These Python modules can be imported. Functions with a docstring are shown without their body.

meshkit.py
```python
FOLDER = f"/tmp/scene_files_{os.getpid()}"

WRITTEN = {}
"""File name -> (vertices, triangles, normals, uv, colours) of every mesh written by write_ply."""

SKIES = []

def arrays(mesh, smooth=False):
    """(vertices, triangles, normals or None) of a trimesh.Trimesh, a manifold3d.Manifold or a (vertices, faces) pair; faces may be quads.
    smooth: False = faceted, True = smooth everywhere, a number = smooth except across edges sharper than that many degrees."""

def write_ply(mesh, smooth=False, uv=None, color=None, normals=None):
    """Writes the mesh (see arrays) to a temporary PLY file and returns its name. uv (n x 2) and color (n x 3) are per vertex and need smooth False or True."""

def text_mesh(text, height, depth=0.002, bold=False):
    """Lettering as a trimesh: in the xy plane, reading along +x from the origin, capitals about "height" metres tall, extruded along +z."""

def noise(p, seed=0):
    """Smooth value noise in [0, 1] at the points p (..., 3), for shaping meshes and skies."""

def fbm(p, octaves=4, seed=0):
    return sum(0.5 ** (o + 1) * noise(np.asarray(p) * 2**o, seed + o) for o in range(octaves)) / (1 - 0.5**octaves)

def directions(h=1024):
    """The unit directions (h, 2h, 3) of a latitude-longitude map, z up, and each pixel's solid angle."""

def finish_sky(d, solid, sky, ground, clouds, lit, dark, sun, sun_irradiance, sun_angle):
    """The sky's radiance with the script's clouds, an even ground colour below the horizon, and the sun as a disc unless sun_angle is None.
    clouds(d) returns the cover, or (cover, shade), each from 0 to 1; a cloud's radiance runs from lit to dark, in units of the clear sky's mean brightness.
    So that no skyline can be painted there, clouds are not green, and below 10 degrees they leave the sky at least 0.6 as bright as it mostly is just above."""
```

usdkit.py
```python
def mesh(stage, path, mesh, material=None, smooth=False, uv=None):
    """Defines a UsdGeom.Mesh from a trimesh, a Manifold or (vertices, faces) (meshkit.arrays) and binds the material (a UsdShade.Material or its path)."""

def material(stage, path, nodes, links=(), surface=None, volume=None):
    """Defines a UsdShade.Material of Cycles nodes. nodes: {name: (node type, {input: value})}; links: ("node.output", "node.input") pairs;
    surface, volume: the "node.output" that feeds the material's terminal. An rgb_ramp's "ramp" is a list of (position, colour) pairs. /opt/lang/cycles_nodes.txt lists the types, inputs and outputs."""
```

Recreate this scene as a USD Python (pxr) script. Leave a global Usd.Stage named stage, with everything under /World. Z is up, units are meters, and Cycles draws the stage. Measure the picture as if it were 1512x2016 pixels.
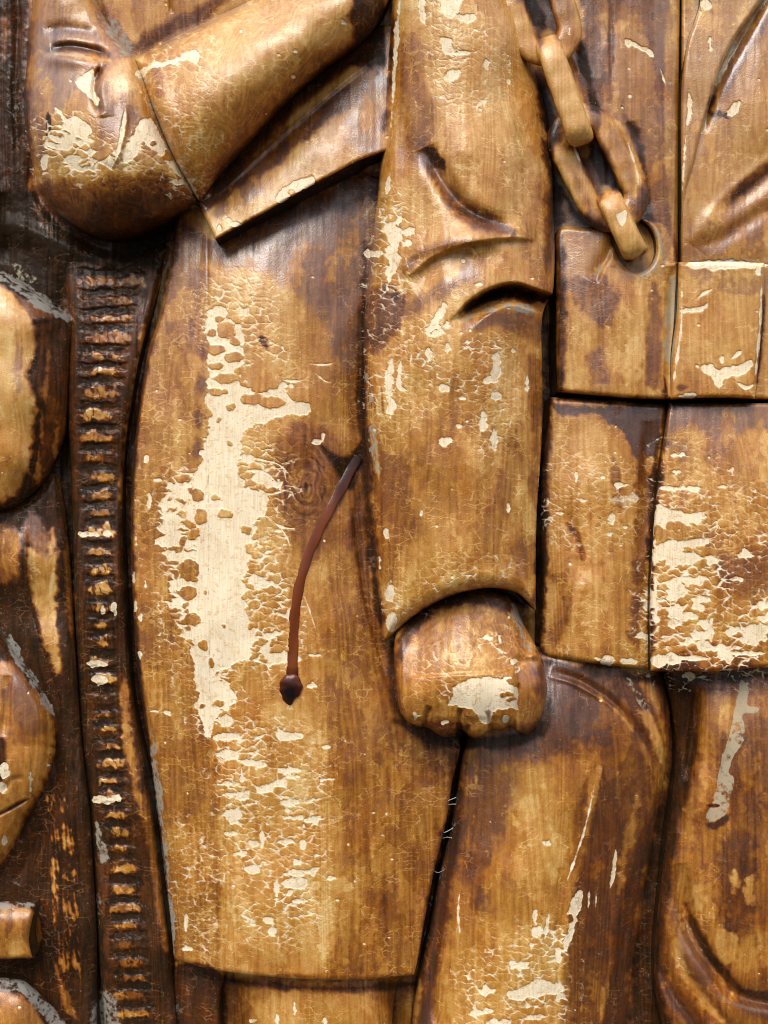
import math, numpy as np, shapely, usdkit
from scipy.spatial import cKDTree
from scipy.interpolate import RBFInterpolator
from scipy import ndimage as ndi
from pxr import Usd, UsdGeom, UsdLux, UsdShade, Gf, Sdf, Vt

stage = Usd.Stage.CreateInMemory()
UsdGeom.SetStageUpAxis(stage, UsdGeom.Tokens.z)
UsdGeom.SetStageMetersPerUnit(stage, 1.0)
W = UsdGeom.Xform.Define(stage, '/World')
stage.SetDefaultPrim(W.GetPrim())

# ---------------------------------------------------------------- camera, sky, sun, exposure
S, DIST, ZR, CZ = 0.0004, 1900.0, 120.0, 1.25      # metres per unit of relief drawing, camera distance, reference depth, height of the centre
cam = UsdGeom.Camera.Define(stage, '/World/camera')
cam.AddTranslateOp().Set(Gf.Vec3d(0, -(ZR + DIST) * S, CZ))
cam.AddRotateXYZOp().Set(Gf.Vec3f(90, 0, 0))
FL = 26.0
cam.CreateFocalLengthAttr(FL)
cam.CreateHorizontalApertureAttr(2 * FL * 756 / DIST)
cam.CreateVerticalApertureAttr(2 * FL * 1008 / DIST)
cam.CreateClippingRangeAttr(Gf.Vec2f(0.02, 100))
cam.CreateExposureAttr(1.02)
SUN_DIR = np.array([-0.22, -0.62, 0.75]); SUN_DIR /= np.linalg.norm(SUN_DIR)      # towards the bright part of the clouded sky
sun = UsdLux.DistantLight.Define(stage, '/World/sun')
sun.CreateIntensityAttr(0.40); sun.CreateAngleAttr(32.0); sun.CreateNormalizeAttr(True)
sun.CreateColorAttr(Gf.Vec3f(1.0, 0.97, 0.92))
M = Gf.Matrix4d().SetRotate(Gf.Rotation(Gf.Vec3d(0, 0, 1), Gf.Vec3d(*SUN_DIR.tolist())))
sun.AddTransformOp().Set(M)
dome = UsdLux.DomeLight.Define(stage, '/World/sky')
dome.CreateIntensityAttr(1.0)
skym = usdkit.material(stage, '/World/Looks/sky_look', {
    'sky': ('sky_texture', {'sky_type': 'single_scattering', 'sun_disc': False, 'sun_elevation': float(math.asin(SUN_DIR[2])), 'sun_rotation': float(math.atan2(SUN_DIR[0], SUN_DIR[1]))}),
    'tc': ('texture_coordinate', {}),
    'sep': ('separate_xyz', {}),
    'up': ('map_range', {'from_min': -0.12, 'from_max': 0.04, 'to_min': 0.0, 'to_max': 1.0, 'clamp': True}),
    'n': ('noise_texture', {'scale': 2.2, 'detail': 4.0, 'roughness': 0.55}),
    'nr': ('rgb_ramp', {'ramp': [(0.3, (4.0, 4.25, 4.7)), (0.7, (6.2, 6.35, 6.5))]}), 'cie': ('map_range', {'from_min': 0.0, 'from_max': 1.0, 'to_min': 0.20, 'to_max': 2.1, 'clamp': True}), 'over': ('vector_math', {'math_type': 'scale'}),
    'cl': ('mix', {'fac': 0.8}),
    'gr': ('mix', {'color1': (0.36, 0.345, 0.32)}),
    'bg': ('background_shader', {'strength': 0.10})},
    [('tc.generated', 'sep.vector'), ('sep.z', 'up.value'), ('tc.generated', 'n.vector'), ('n.fac', 'nr.fac'), ('sky.color', 'cl.color1'), ('sep.z', 'cie.value'), ('cie.result', 'over.scale'), ('nr.color', 'over.vector1'), ('over.vector', 'cl.color2'),
     ('up.result', 'gr.fac'), ('cl.color', 'gr.color2'), ('gr.color', 'bg.color')], surface='bg.background')
UsdShade.MaterialBindingAPI.Apply(dome.GetPrim()).Bind(skym)
dome.GetPrim().SetCustomDataByKey('kind', 'structure')

# ---------------------------------------------------------------- drawing grid and noise
G, U0, V0, U1, V1 = 2.0, -110.0, -110.0, 1622.0, 2126.0
NU, NV = int((U1 - U0) / G) + 1, int((V1 - V0) / G) + 1
UU, VV = np.meshgrid(U0 + G * np.arange(NU), V0 + G * np.arange(NV))      # [row, column]

def noise(su, sv, seed, octaves=1, order=3):
    """Smooth noise of about unit range on the whole grid with features su by sv units."""
    out, amp, tot = np.zeros((NV, NU)), 1.0, 0.0
    rng = np.random.default_rng(seed)
    for _ in range(octaves):
        nu, nv = int((U1 - U0) / su) + 5, int((V1 - V0) / sv) + 5
        a = rng.uniform(-1, 1, (nv, nu))
        out += amp * ndi.map_coordinates(a, [(VV - V0) / sv + 1.5, (UU - U0) / su + 1.5], order=order, mode='nearest')
        tot += amp * amp; amp *= 0.5; su = max(su / 2, G); sv = max(sv / 2, G)
    return out / math.sqrt(tot)

def spline(pts, closed=True, step=0.7):
    """Curve through points (x, y) or (x, y, 1) for a corner, sampled evenly."""
    p = np.array([q[:2] for q in pts], float); corner = np.array([len(q) > 2 for q in pts]); n = len(p)
    if closed:
        t = (np.roll(p, -1, 0) - np.roll(p, 1, 0)) / 2
    else:
        t = np.gradient(p, axis=0) if n > 1 else p * 0
    t[corner] = 0
    segs = []
    for i in range(n if closed else n - 1):
        j = (i + 1) % n
        L = np.linalg.norm(p[j] - p[i]); k = max(int(L / step), 2)
        s = np.linspace(0, 1, k, endpoint=False)[:, None]
        # limit tangents to the chord so that uneven spacing does not loop
        ti, tj = (x * min(1.0, L / max(np.linalg.norm(x), 1e-9)) for x in (t[i], t[j]))
        if corner[i]: ti = (p[j] - p[i]) * 1.0
        if corner[j]: tj = (p[j] - p[i]) * 1.0
        h = 2 * s**3 - 3 * s**2 + 1, s**3 - 2 * s**2 + s, -2 * s**3 + 3 * s**2, s**3 - s**2
        segs.append(h[0] * p[i] + h[1] * ti + h[2] * p[j] + h[3] * tj)
    if not closed:
        segs.append(p[-1:])
    return np.vstack(segs)

def window(lo, hi, pad):
    a = np.clip([(lo[0] - pad - U0) // G, (lo[1] - pad - V0) // G], 0, None).astype(int)
    b = np.ceil([(hi[0] + pad - U0) / G, (hi[1] + pad - V0) / G]).astype(int) + 1
    return slice(a[1], min(b[1], NV)), slice(a[0], min(b[0], NU))

def signed(curve, sl):
    """Distance to a closed curve, positive inside, and the nearest curve point."""
    u, v = UU[sl], VV[sl]
    d, i = cKDTree(curve).query(np.column_stack([u.ravel(), v.ravel()]), workers=-1)
    ins = shapely.contains_xy(shapely.Polygon(curve).buffer(0), u.ravel(), v.ravel())
    return np.where(ins, d, -d).reshape(u.shape), curve[i].reshape(*u.shape, 2)

def along(pts, sl):
    """(distance, side, parameter 0..1) to an open curve; side is positive right of its direction on the picture."""
    c = spline(pts, False); t = np.gradient(c, axis=0)
    q = np.column_stack([UU[sl].ravel(), VV[sl].ravel()])
    d, i = cKDTree(c).query(q, workers=-1)
    r = q - c[i]
    return tuple(x.reshape(UU[sl].shape) for x in (d, np.sign(t[i, 0] * r[:, 1] - t[i, 1] * r[:, 0]), i / (len(c) - 1)))

def smooth01(x):
    x = np.clip(x, 0, 1); return x * x * (3 - 2 * x)

N_warp1, N_warp2 = noise(26, 26, 1, 3), noise(26, 26, 2, 3)
N_mid, N_big, N_grain, N_fine = noise(60, 60, 3, 4), noise(190, 260, 4, 3), noise(7, 160, 5, 3), noise(9, 9, 6, 2)
N_tool = noise(46, 90, 7, 2)
N_facet = noise(44, 92, 21, 1, 1) + 0.6 * noise(27, 48, 22, 1, 1)
N_patch, N_patch2, N_run = noise(34, 62, 11, 4), noise(70, 120, 12, 4), noise(9, 130, 13, 3)

# ---------------------------------------------------------------- wear and staining of the varnish, some shade painted in, as maps over the relief
stain_shade = 0.36 + 0.10 * N_big + 0.05 * N_mid
purple_sheen = np.zeros((NV, NU)); dust = np.zeros((NV, NU)); crack = np.full((NV, NU), 0.5)  # first map: dark stained areas with sky sheen painted as tint, also drives gloss
bare_at = np.full((NV, NU), -60.0)          # how far inside a patch of lost varnish, in units
RIBS = [536, 574, 611, 643, 685, 718, 748, 798, 840, 881, 920, 959, 995, 1027, 1068, 1104, 1143, 1181, 1214, 1247, 1286, 1320, 1357, 1393, 1422, 1452, 1488, 1524, 1553, 1587, 1622, 1656, 1685, 1733, 1772, 1807, 1841, 1878, 1913, 1944, 1980, 2016, 2052]
POST_L = ([500, 640, 800, 1000, 1300, 1500, 1700, 1900, 2016, 2120], [140, 146, 140, 150, 162, 178, 196, 206, 218, 226])
POST_R = ([500, 640, 800, 1000, 1300, 1500, 1700, 1900, 2016, 2120], [300, 275, 248, 238, 240, 258, 285, 306, 322, 330])
beige = np.zeros((NV, NU))
def area(fields, pts, feather=8, amp=6, k=1.0, curved=True):
    """Mixes each field towards a value inside a drawn outline; ragged by noise of amplitude amp."""
    c = spline(pts, True, 1.5) if curved else np.array([q[:2] for q in pts], float)
    sl = window(c.min(0), c.max(0), feather + amp + 6)
    sd, _ = signed(c, sl)
    m = k * smooth01((sd + amp * (0.7 * N_warp1[sl] + 0.5 * N_fine[sl])) / (2 * feather) + 0.5)
    for f, val in fields: f[sl] += (val - f[sl]) * m
def line(fields, pts, w, feather=6, amp=4, k=1.0):
    p = np.array([q[:2] for q in pts], float); sl = window(p.min(0), p.max(0), w + feather + amp + 4)
    d, _, t = along(pts, sl)
    m = k * smooth01((w * np.clip(np.minimum(t, 1 - t) / 0.12, 0.35, 1) - d + amp * (0.7 * N_warp1[sl] + 0.5 * N_fine[sl])) / (2 * feather) + 0.5)
    for f, val in fields: f[sl] += (val - f[sl]) * m
s_, p_, d_, b_ = stain_shade, purple_sheen, dust, beige
E = lambda x, y, rx, ry: [(x + rx * math.cos(a), y + ry * math.sin(a)) for a in np.linspace(0, 2 * math.pi, 10, endpoint=False)]

# --- board, post and the figure at the left
area([(s_, 1.04), (p_, 0.0)], [(L_, 300) for L_ in (-100,)] + [(30, 340), (70, 380), (130, 440), (230, 480), (345, 440), (345, 560), (330, 2100), (-100, 2100)], 14, 8)
area([(s_, 0.92)], [(-110, -110), (62, -110), (54, 120), (50, 240), (66, 330), (40, 380), (-110, 350)], 8, 6)
line([(d_, 0.42)], [(24, 110), (30, 220), (20, 300)], 12, 10, 12); line([(d_, 0.35)], [(40, -20), (44, 60)], 7, 7, 6)
line([(s_, 0.85)], [(70, 400), (85, 440), (100, 462)], 6, 5, 4); line([(s_, 0.62)], [(12, 30), (8, 120)], 10, 8, 6)
area([(s_, 0.86)], [(136, 540), (300, 530), (330, 560), (290, 740), (262, 960), (262, 1250), (290, 1500), (330, 1750), (345, 1900), (345, 2110), (225, 2110), (190, 1700), (160, 1300), (140, 900)], 8, 4)
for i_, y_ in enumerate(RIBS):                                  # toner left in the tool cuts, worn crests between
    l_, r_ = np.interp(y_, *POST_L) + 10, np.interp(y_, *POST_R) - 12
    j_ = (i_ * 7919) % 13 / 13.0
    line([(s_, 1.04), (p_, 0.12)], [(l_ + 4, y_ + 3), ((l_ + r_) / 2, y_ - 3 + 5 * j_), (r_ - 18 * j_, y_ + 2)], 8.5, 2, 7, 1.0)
    if i_ + 1 < len(RIBS):
        m_ = (y_ + RIBS[i_ + 1]) / 2; w_ = (RIBS[i_ + 1] - y_) / 2
        wear_ = 0.33 - 0.22 * math.exp(-((y_ - 1300) / 330.0) ** 2) + 0.10 * j_ + (0.14 if y_ < 640 or y_ > 1800 else 0)
        line([(s_, wear_ + 0.12 * math.sin(i_ * 2.3))], [(l_ + 10 + 16 * j_, m_), (r_ - 6 - 14 * ((j_ * 5) % 1), m_)], w_ * 0.46, 3, 10, 0.9)
w_ = window((130, 540), (340, 2110), 0); tooth_ = smooth01((np.abs(((UU[w_] - np.interp(VV[w_], *POST_L)) / 17.0 + 0.6 * N_warp1[w_] + 0.3 * N_fine[w_]) % 1 - 0.5) - 0.36) / 0.08)      # crests broken up along the grain
in_ = smooth01((UU[w_] - np.interp(VV[w_], *POST_L) - 16) / 10) * smooth01((np.interp(VV[w_], *POST_R) - 14 - UU[w_]) / 8) * smooth01(0.5 + N_patch[w_])
stain_shade[w_] += (0.95 - stain_shade[w_]) * 0.8 * tooth_ * in_
line([(s_, 0.42)], [(288, 620), (266, 760), (248, 860), (240, 1000)], 5, 4, 7); line([(s_, 0.45), (d_, 0.15)], [(244, 1330), (250, 1440), (262, 1530), (280, 1600)], 7, 5, 6); line([(s_, 0.55)], [(286, 1560), (312, 1760), (330, 1870)], 8, 6, 5)
area([(d_, 0.95), (b_, 0.5)], [(190, 1620), (206, 1660), (214, 1690), (200, 1700), (190, 1670)], 4, 3); area([(d_, 0.8), (b_, 0.2)], [(196, 1950), (225, 1965), (236, 2020), (234, 2110), (170, 2110), (180, 2010)], 6, 6)
line([(d_, 0.5)], [(192, 1740), (196, 1850)], 4, 4, 6)
area([(s_, 0.93)], [(-110, 1005), (100, 930), (130, 1000), (165, 1450), (190, 1850), (196, 2110), (-110, 2110)], 8, 4)
area([(s_, 0.50)], [(-100, 1040), (0, 1035), (34, 1050), (36, 1110), (10, 1150), (-100, 1180)], 10, 8)
line([(s_, 0.62), (p_, 0.5)], [(60, 1015), (74, 1060), (90, 1090)], 20, 9, 8)
area([(s_, 0.30)], [(52, 1078), (74, 1088), (92, 1090), (104, 1040), (112, 1110), (112, 1210), (120, 1300), (112, 1330), (90, 1270), (66, 1190), (56, 1130)], 6, 5)
line([(s_, 0.06), (d_, 0.2), (b_, 1)], [(106, 1120), (102, 1170), (105, 1210), (113, 1270)], 5, 3, 4)
line([(s_, 0.60)], [(132, 1060), (140, 1250)], 6, 5, 6)
for q_ in range(90):
    rr_ = np.random.default_rng(500 + q_); x_, y_ = rr_.uniform(104, 150), rr_.uniform(1560, 1900)
    line([(s_, 0.28), (d_, 0.25), (b_, 1)], [(x_ - 12 + (y_ - 1560) * 0.05, y_), (x_ - 10 + (y_ - 1530) * 0.05, y_ + rr_.uniform(14, 46))], rr_.uniform(0.5, 1.5), 1.5, 3, 0.7)
area([(s_, 0.50)], [(104, 1890), (124, 1930), (150, 2000), (128, 1990)], 5, 4)
area([(s_, 0.24), (crack, 0.3)], [(-110, 560), (0, 560), (40, 595), (64, 630), (68, 700), (52, 740), (70, 795), (66, 860), (58, 905), (40, 950), (0, 985), (-110, 990)], 7, 5)
line([(s_, 0.42), (p_, 0.5)], [(30, 640), (36, 700), (30, 790)], 9, 6, 7); line([(s_, 0.36)], [(0, 900), (30, 930), (10, 980)], 16, 10, 8)
area([(s_, 0.84), (crack, 0.1)], [(74, 640), (134, 630), (148, 660), (138, 790), (128, 860), (100, 920), (70, 960), (74, 900), (84, 800), (62, 740), (74, 700)], 11, 4)  # side facet of the sleeve, its shade painted into the colour
area([(s_, 0.66), (p_, 0.7)], [(30, 578), (60, 596), (110, 618), (72, 632), (48, 606)], 4, 4)
for x_, y_, h_ in ((92, 740, 60), (84, 800, 70), (76, 890, 60), (112, 830, 90), (96, 690, 40)):
    line([(s_, 0.5)], [(x_, y_), (x_ - 2, y_ + h_)], 3, 3, 5, 0.8)
line([(d_, 1.0)], [(-60, 536), (0, 543), (44, 568), (92, 600), (136, 628)], 13, 4, 4)
area([(d_, 0.55), (b_, 0.6)], [(22, 520), (50, 522), (84, 556), (60, 556), (36, 546)], 2, 4)
area([(s_, 0.48), (crack, 0.2)], [(-110, 1300), (20, 1310), (60, 1350), (96, 1400), (104, 1460), (90, 1530), (50, 1610), (0, 1700), (-110, 1740)], 8, 5)
area([(s_, 0.58), (p_, 0.5)], [(0, 1300), (30, 1310), (70, 1370), (90, 1440), (50, 1450), (20, 1390), (-20, 1350)], 9, 8); area([(s_, 0.32)], [(20, 1470), (86, 1470), (90, 1520), (60, 1570), (20, 1580)], 8, 7)
area([(s_, 0.9)], [(-20, 1456), (10, 1455), (10, 1530), (-20, 1530)], 5, 4)
line([(d_, 0.9)], [(-40, 1226), (4, 1242), (36, 1296), (72, 1350), (104, 1404)], 9, 4, 5)
line([(s_, 0.9)], [(-8, 1606), (20, 1592), (56, 1572)], 3, 2, 2)
area([(s_, 0.44), (p_, 0.15), (crack, 0.2)], [(-110, 1790), (62, 1790), (60, 1886), (-110, 1886)], 4, 3); area([(s_, 0.30)], [(20, 1852), (60, 1850), (58, 1884), (20, 1886)], 6, 5)
line([(d_, 1.0)], [(-80, 1784), (0, 1783), (70, 1782)], 8, 3, 2)
area([(s_, 0.44), (crack, 0.2)], [(-110, 1955), (30, 1955), (60, 1975), (84, 2010), (110, 2110), (-110, 2110)], 6, 4)
line([(d_, 0.95)], [(-80, 1936), (10, 1938), (48, 1942), (78, 1975), (118, 2020), (150, 2080)], 14, 4, 4)
area([(s_, 0.95)], [(-110, 1889), (60, 1889), (100, 1915), (60, 1935), (-110, 1925)], 4, 3)  # shadow below the cuff, painted dark

# --- coat
area([(s_, 0.43), (p_, 0.12), (crack, 0.75)], [(345, 440), (408, 450), (408, 800), (400, 1000), (392, 1200), (400, 1400), (424, 1600), (428, 1920), (345, 1900), (312, 1600), (258, 1100), (290, 700)], 3, 2)
area([(s_, 0.30)], [(412, 560), (560, 560), (600, 700), (620, 1100), (640, 1500), (640, 1900), (430, 1915), (420, 1500), (412, 1000)], 14, 8)
area([(s_, 0.24), (p_, 0.0)], [(440, 500), (560, 560), (600, 620), (560, 680), (470, 660), (430, 600)], 14, 10, 0.7)
area([(s_, 0.50)], [(690, 560), (770, 500), (770, 1250), (900, 1430), (900, 1560), (830, 1930), (700, 1930), (660, 1600), (650, 1300), (640, 1100), (680, 900), (660, 700)], 26, 16)
area([(s_, 0.66)], [(720, 500), (780, 500), (770, 900), (800, 1300), (740, 1280), (700, 1100), (715, 850)], 10, 8); area([(s_, 0.64)], [(740, 1300), (860, 1420), (900, 1480), (880, 1560), (780, 1480)], 22, 12)
area([(s_, 0.56), (p_, 0.75), (crack, 0.5)], [(430, 470), (560, 420), (700, 360), (750, 350), (740, 560), (715, 700), (670, 720), (640, 640), (560, 560), (470, 520), (420, 520)], 16, 12, 0.85)
area([(s_, 0.82), (p_, 0.4)], [(345, 430), (430, 470), (560, 410), (740, 330), (745, 400), (600, 430), (480, 500), (350, 500)], 12, 8, 0.8)  # dark band below the jacket hem: its shadow painted on the coat
area([(s_, 0.48), (p_, 0.55)], [(345, 480), (402, 480), (405, 560), (330, 640)], 14, 8, 0.7)
area([(s_, 0.40)], [(540, 850), (600, 825), (660, 860), (690, 930), (660, 1040), (600, 1120), (560, 1060), (530, 960)], 14, 7)      # the knot
w_ = window((520, 820), (690, 1130), 10); kr_ = np.hypot((UU[w_] - 603) / 0.9, (VV[w_] - 955) / 1.15) + 9 * N_warp1[w_]
knot_ = np.zeros((NV, NU)); knot_[w_] = np.exp(-(kr_ / 80) ** 4)
knot_add_ = np.zeros((NV, NU)); knot_add_[w_] = 0.11 * np.exp(-(kr_ / 72) ** 2) * np.sin(kr_ * 0.46 + N_warp1[w_]) ; stain_shade[w_] += 0.14 * np.exp(-((kr_ - 0) / 30) ** 2)
crack[w_] *= 1 - 0.9 * np.exp(-(kr_ / 110) ** 2)
area([(s_, 0.66), (p_, 0.0)], [(545, 870), (590, 835), (650, 850), (690, 910), (672, 1000), (640, 1080), (600, 1110), (572, 1050), (550, 980)], 16, 6, 0.8)
for pts_ in ([(570, 878), (590, 869), (612, 880)], [(586, 984), (602, 994), (620, 986)], [(578, 972), (588, 986)], [(602, 950), (606, 978)], [(560, 930), (580, 905), (612, 900), (636, 920)], [(574, 1000), (604, 1014), (632, 1000)], [(590, 960), (612, 955)], [(640, 960), (632, 990), (618, 1006)]): line([(s_, 0.92)], pts_, 1.2, 2.0, 2.5, 0.8)
area([(s_, 0.97), (p_, 0.0)], [(632, 876), (660, 895), (686, 898), (716, 866), (728, 880), (712, 930), (694, 962), (676, 950), (660, 922)], 6, 3); line([(s_, 0.75)], [(735, 870), (705, 1000), (690, 1080)], 12, 10, 6)
area([(s_, 0.85)], E(517, 668, 10, 8), 3, 5); area([(s_, 0.85)], E(523, 682, 5, 5), 3, 3)
for x_, y_ in ((386, 880), (392, 820), (396, 760), (398, 700), (376, 640)): area([(s_, 0.70), (p_, 0.4)], E(x_, y_, 7, 22), 5, 7, 0.8)
for x_, y_, a_ in ((545, 1392, 45), (600, 1440, 14), (660, 1730, 26), (575, 1420, 30)): area([(s_, 0.20)], E(x_ + 10, y_ + 14, a_, a_ * 0.6), 3, 5, 0.7)
line([(s_, 0.62)], [(426, 1500), (427, 1700), (428, 1900)], 7, 7, 7, 0.8); line([(s_, 0.52)], [(385, 1300), (400, 1600), (405, 1900)], 22, 14, 12, 0.5)
for i_ in range(60):
    rr_ = np.random.default_rng(40 + i_); x_, y_ = rr_.uniform(640, 880), rr_.uniform(1000, 1900); h_ = rr_.uniform(30, 120)
    line([(s_, rr_.choice([0.36, 0.44, 0.7]))], [(x_, y_), (x_ + 4, y_ + h_)], rr_.uniform(1.5, 4), 3, 4, 0.55)
line([(s_, 0.45), (d_, 0.95), (b_, 0.5)], [(298, 1430), (312, 1560), (324, 1680), (334, 1790), (342, 1880)], 7, 3, 4)
line([(d_, 0.75), (b_, 0.3)], [(409, 640), (409, 800), (410, 1000), (411, 1200), (413, 1440)], 0.8, 1.0, 0.6)
area([(s_, 0.54), (crack, 0.2)], [(440, 1936), (800, 1940), (775, 2110), (490, 2110)], 4, 2); area([(s_, 0.33)], [(540, 1942), (740, 1960), (730, 2110), (520, 2110), (500, 2010)], 22, 14)
area([(s_, 0.84), (p_, 0.3)], [(340, 1912), (436, 1922), (434, 2110), (338, 2110)], 4, 2); line([(d_, 0.5)], [(349, 1890), (350, 2000), (348, 2100)], 3, 3, 4)

# --- hem of the jacket, torso and folded sleeve
area([(s_, 0.25), (p_, 0.0), (crack, 0.35)], [(392, 400), (424, 472), (600, 376), (748, 303), (790, 280), (792, 40), (640, 110), (470, 290)], 4, 2)
area([(s_, 0.26), (p_, 0.1)], [(500, 360), (560, 300), (640, 250), (680, 250), (640, 310), (560, 350), (500, 400)], 10, 10, 0.8)
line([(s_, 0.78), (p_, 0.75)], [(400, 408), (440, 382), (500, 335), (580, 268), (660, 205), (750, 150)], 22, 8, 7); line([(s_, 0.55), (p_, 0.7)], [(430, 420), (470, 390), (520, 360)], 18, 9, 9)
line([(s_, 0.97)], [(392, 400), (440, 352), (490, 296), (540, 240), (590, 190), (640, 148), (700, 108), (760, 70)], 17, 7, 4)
area([(s_, 0.46), (p_, 0.7)], [(690, 160), (750, 130), (752, 290), (700, 300), (680, 230)], 14, 10, 0.7); line([(s_, 0.16)], [(424, 466), (500, 426), (600, 370), (748, 298)], 4, 3, 3, 0.8)
area([(s_, 0.37), (crack, 0.2)], [(195, -110), (500, -110), (480, -10), (400, 30), (300, 80), (262, 100), (230, 40)], 8, 5); line([(s_, 0.70)], [(240, 112), (310, 72), (400, 28), (470, -10), (540, -60)], 17, 9, 5); line([(s_, 0.24)], [(246, 20), (258, 64), (270, 80)], 9, 6, 6)
area([(s_, 0.94)], [(690, 30), (760, -10), (764, 130), (700, 120)], 10, 6)
area([(s_, 0.44), (p_, 0.15), (crack, 0.2)], [(75, -100), (160, -100), (240, 90), (268, 122), (330, 280), (390, 398), (260, 466), (130, 432), (50, 240)], 6, 4)
area([(s_, 0.52), (p_, 0.8)], [(75, 40), (130, 90), (160, 150), (150, 200), (100, 220), (70, 180), (60, 100)], 16, 10, 0.7); area([(s_, 0.30)], [(90, 290), (180, 270), (250, 290), (340, 320), (330, 350), (200, 350), (100, 350)], 12, 8)
area([(s_, 0.62)], [(66, 120), (84, 180), (92, 280), (76, 320), (50, 240)], 8, 6, 0.7)
area([(s_, 0.72), (p_, 0.1)], [(80, 370), (120, 356), (170, 362), (200, 350), (250, 345), (310, 336), (350, 352), (388, 396), (340, 440), (260, 470), (190, 470), (110, 430)], 11, 9); area([(s_, 0.86), (p_, 0.25)], [(190, 400), (270, 372), (360, 384), (350, 420), (250, 465), (170, 455)], 16, 10, 0.8)
area([(s_, 0.95)], [(108, 420), (180, 452), (260, 452), (350, 415), (392, 398), (300, 470), (190, 490)], 9, 6, 0.8)  # underside of the elbow, shade painted in
line([(s_, 0.75), (p_, 0.7)], [(96, 100), (140, 92), (185, 98), (215, 108)], 8, 5, 3); line([(s_, 0.66), (p_, 0.6)], [(84, 62), (130, 58), (190, 66)], 9, 6, 4, 0.8); line([(d_, 0.5), (b_, 0.9), (s_, 0.2)], [(108, 106), (150, 110), (215, 120)], 4, 2.5, 4)
line([(d_, 0.75), (b_, 0.3), (s_, 0.6)], [(180, -20), (205, 30), (235, 80), (258, 118)], 15, 7, 7); line([(s_, 0.62)], [(208, 128), (192, 150), (188, 182), (198, 224)], 6, 3, 3)
area([(s_, 0.14), (d_, 0.2), (b_, 0.7)], [(212, 140), (236, 118), (284, 110), (306, 140), (276, 168), (236, 186), (222, 206)], 8, 7, 0.8)  # pale elbow junction: wear and dust, with sheen painted in as haze
area([(s_, 0.46), (p_, 0.3)], [(214, 212), (244, 208), (242, 250), (224, 270), (206, 250)], 4, 4); area([(s_, 0.5)], [(252, 215), (274, 214), (268, 250), (256, 276)], 4, 4)
line([(s_, 1.0), (p_, 0.0)], [(95, 222), (96, 250), (95, 272)], 5, 2, 1)
area([(s_, 0.31), (crack, 0.6)], [(275, 140), (400, 48), (520, -60), (760, -80), (700, 60), (560, 190), (440, 320), (395, 390), (330, 280)], 6, 3)
area([(s_, 0.20)], [(380, 90), (480, 40), (600, 0), (620, 60), (520, 150), (430, 190), (390, 150)], 24, 14, 0.75); area([(s_, 0.17)], E(655, 78, 44, 26), 9, 10, 0.8)
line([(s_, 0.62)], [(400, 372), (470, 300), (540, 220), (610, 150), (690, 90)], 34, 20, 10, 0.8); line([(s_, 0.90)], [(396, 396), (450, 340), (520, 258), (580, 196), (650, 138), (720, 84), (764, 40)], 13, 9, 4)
area([(s_, 0.50)], [(298, 140), (320, 140), (326, 180), (306, 190)], 5, 5); area([(s_, 0.9)], [(700, -20), (764, -60), (764, 90), (716, 90), (690, 50)], 8, 8)
area([(s_, 0.5)], [(330, 270), (400, 300), (420, 350), (392, 392), (360, 330)], 12, 9, 0.7)
line([(d_, 0.85), (b_, 0.9), (s_, 0.3)], [(278, 150), (296, 200), (318, 256), (342, 312), (368, 358), (388, 390)], 4, 2.5, 3)
line([(s_, 0.34), (p_, 0.6)], [(270, 112), (350, 72), (440, 28), (520, -10)], 7, 5, 4, 0.8)

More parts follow.
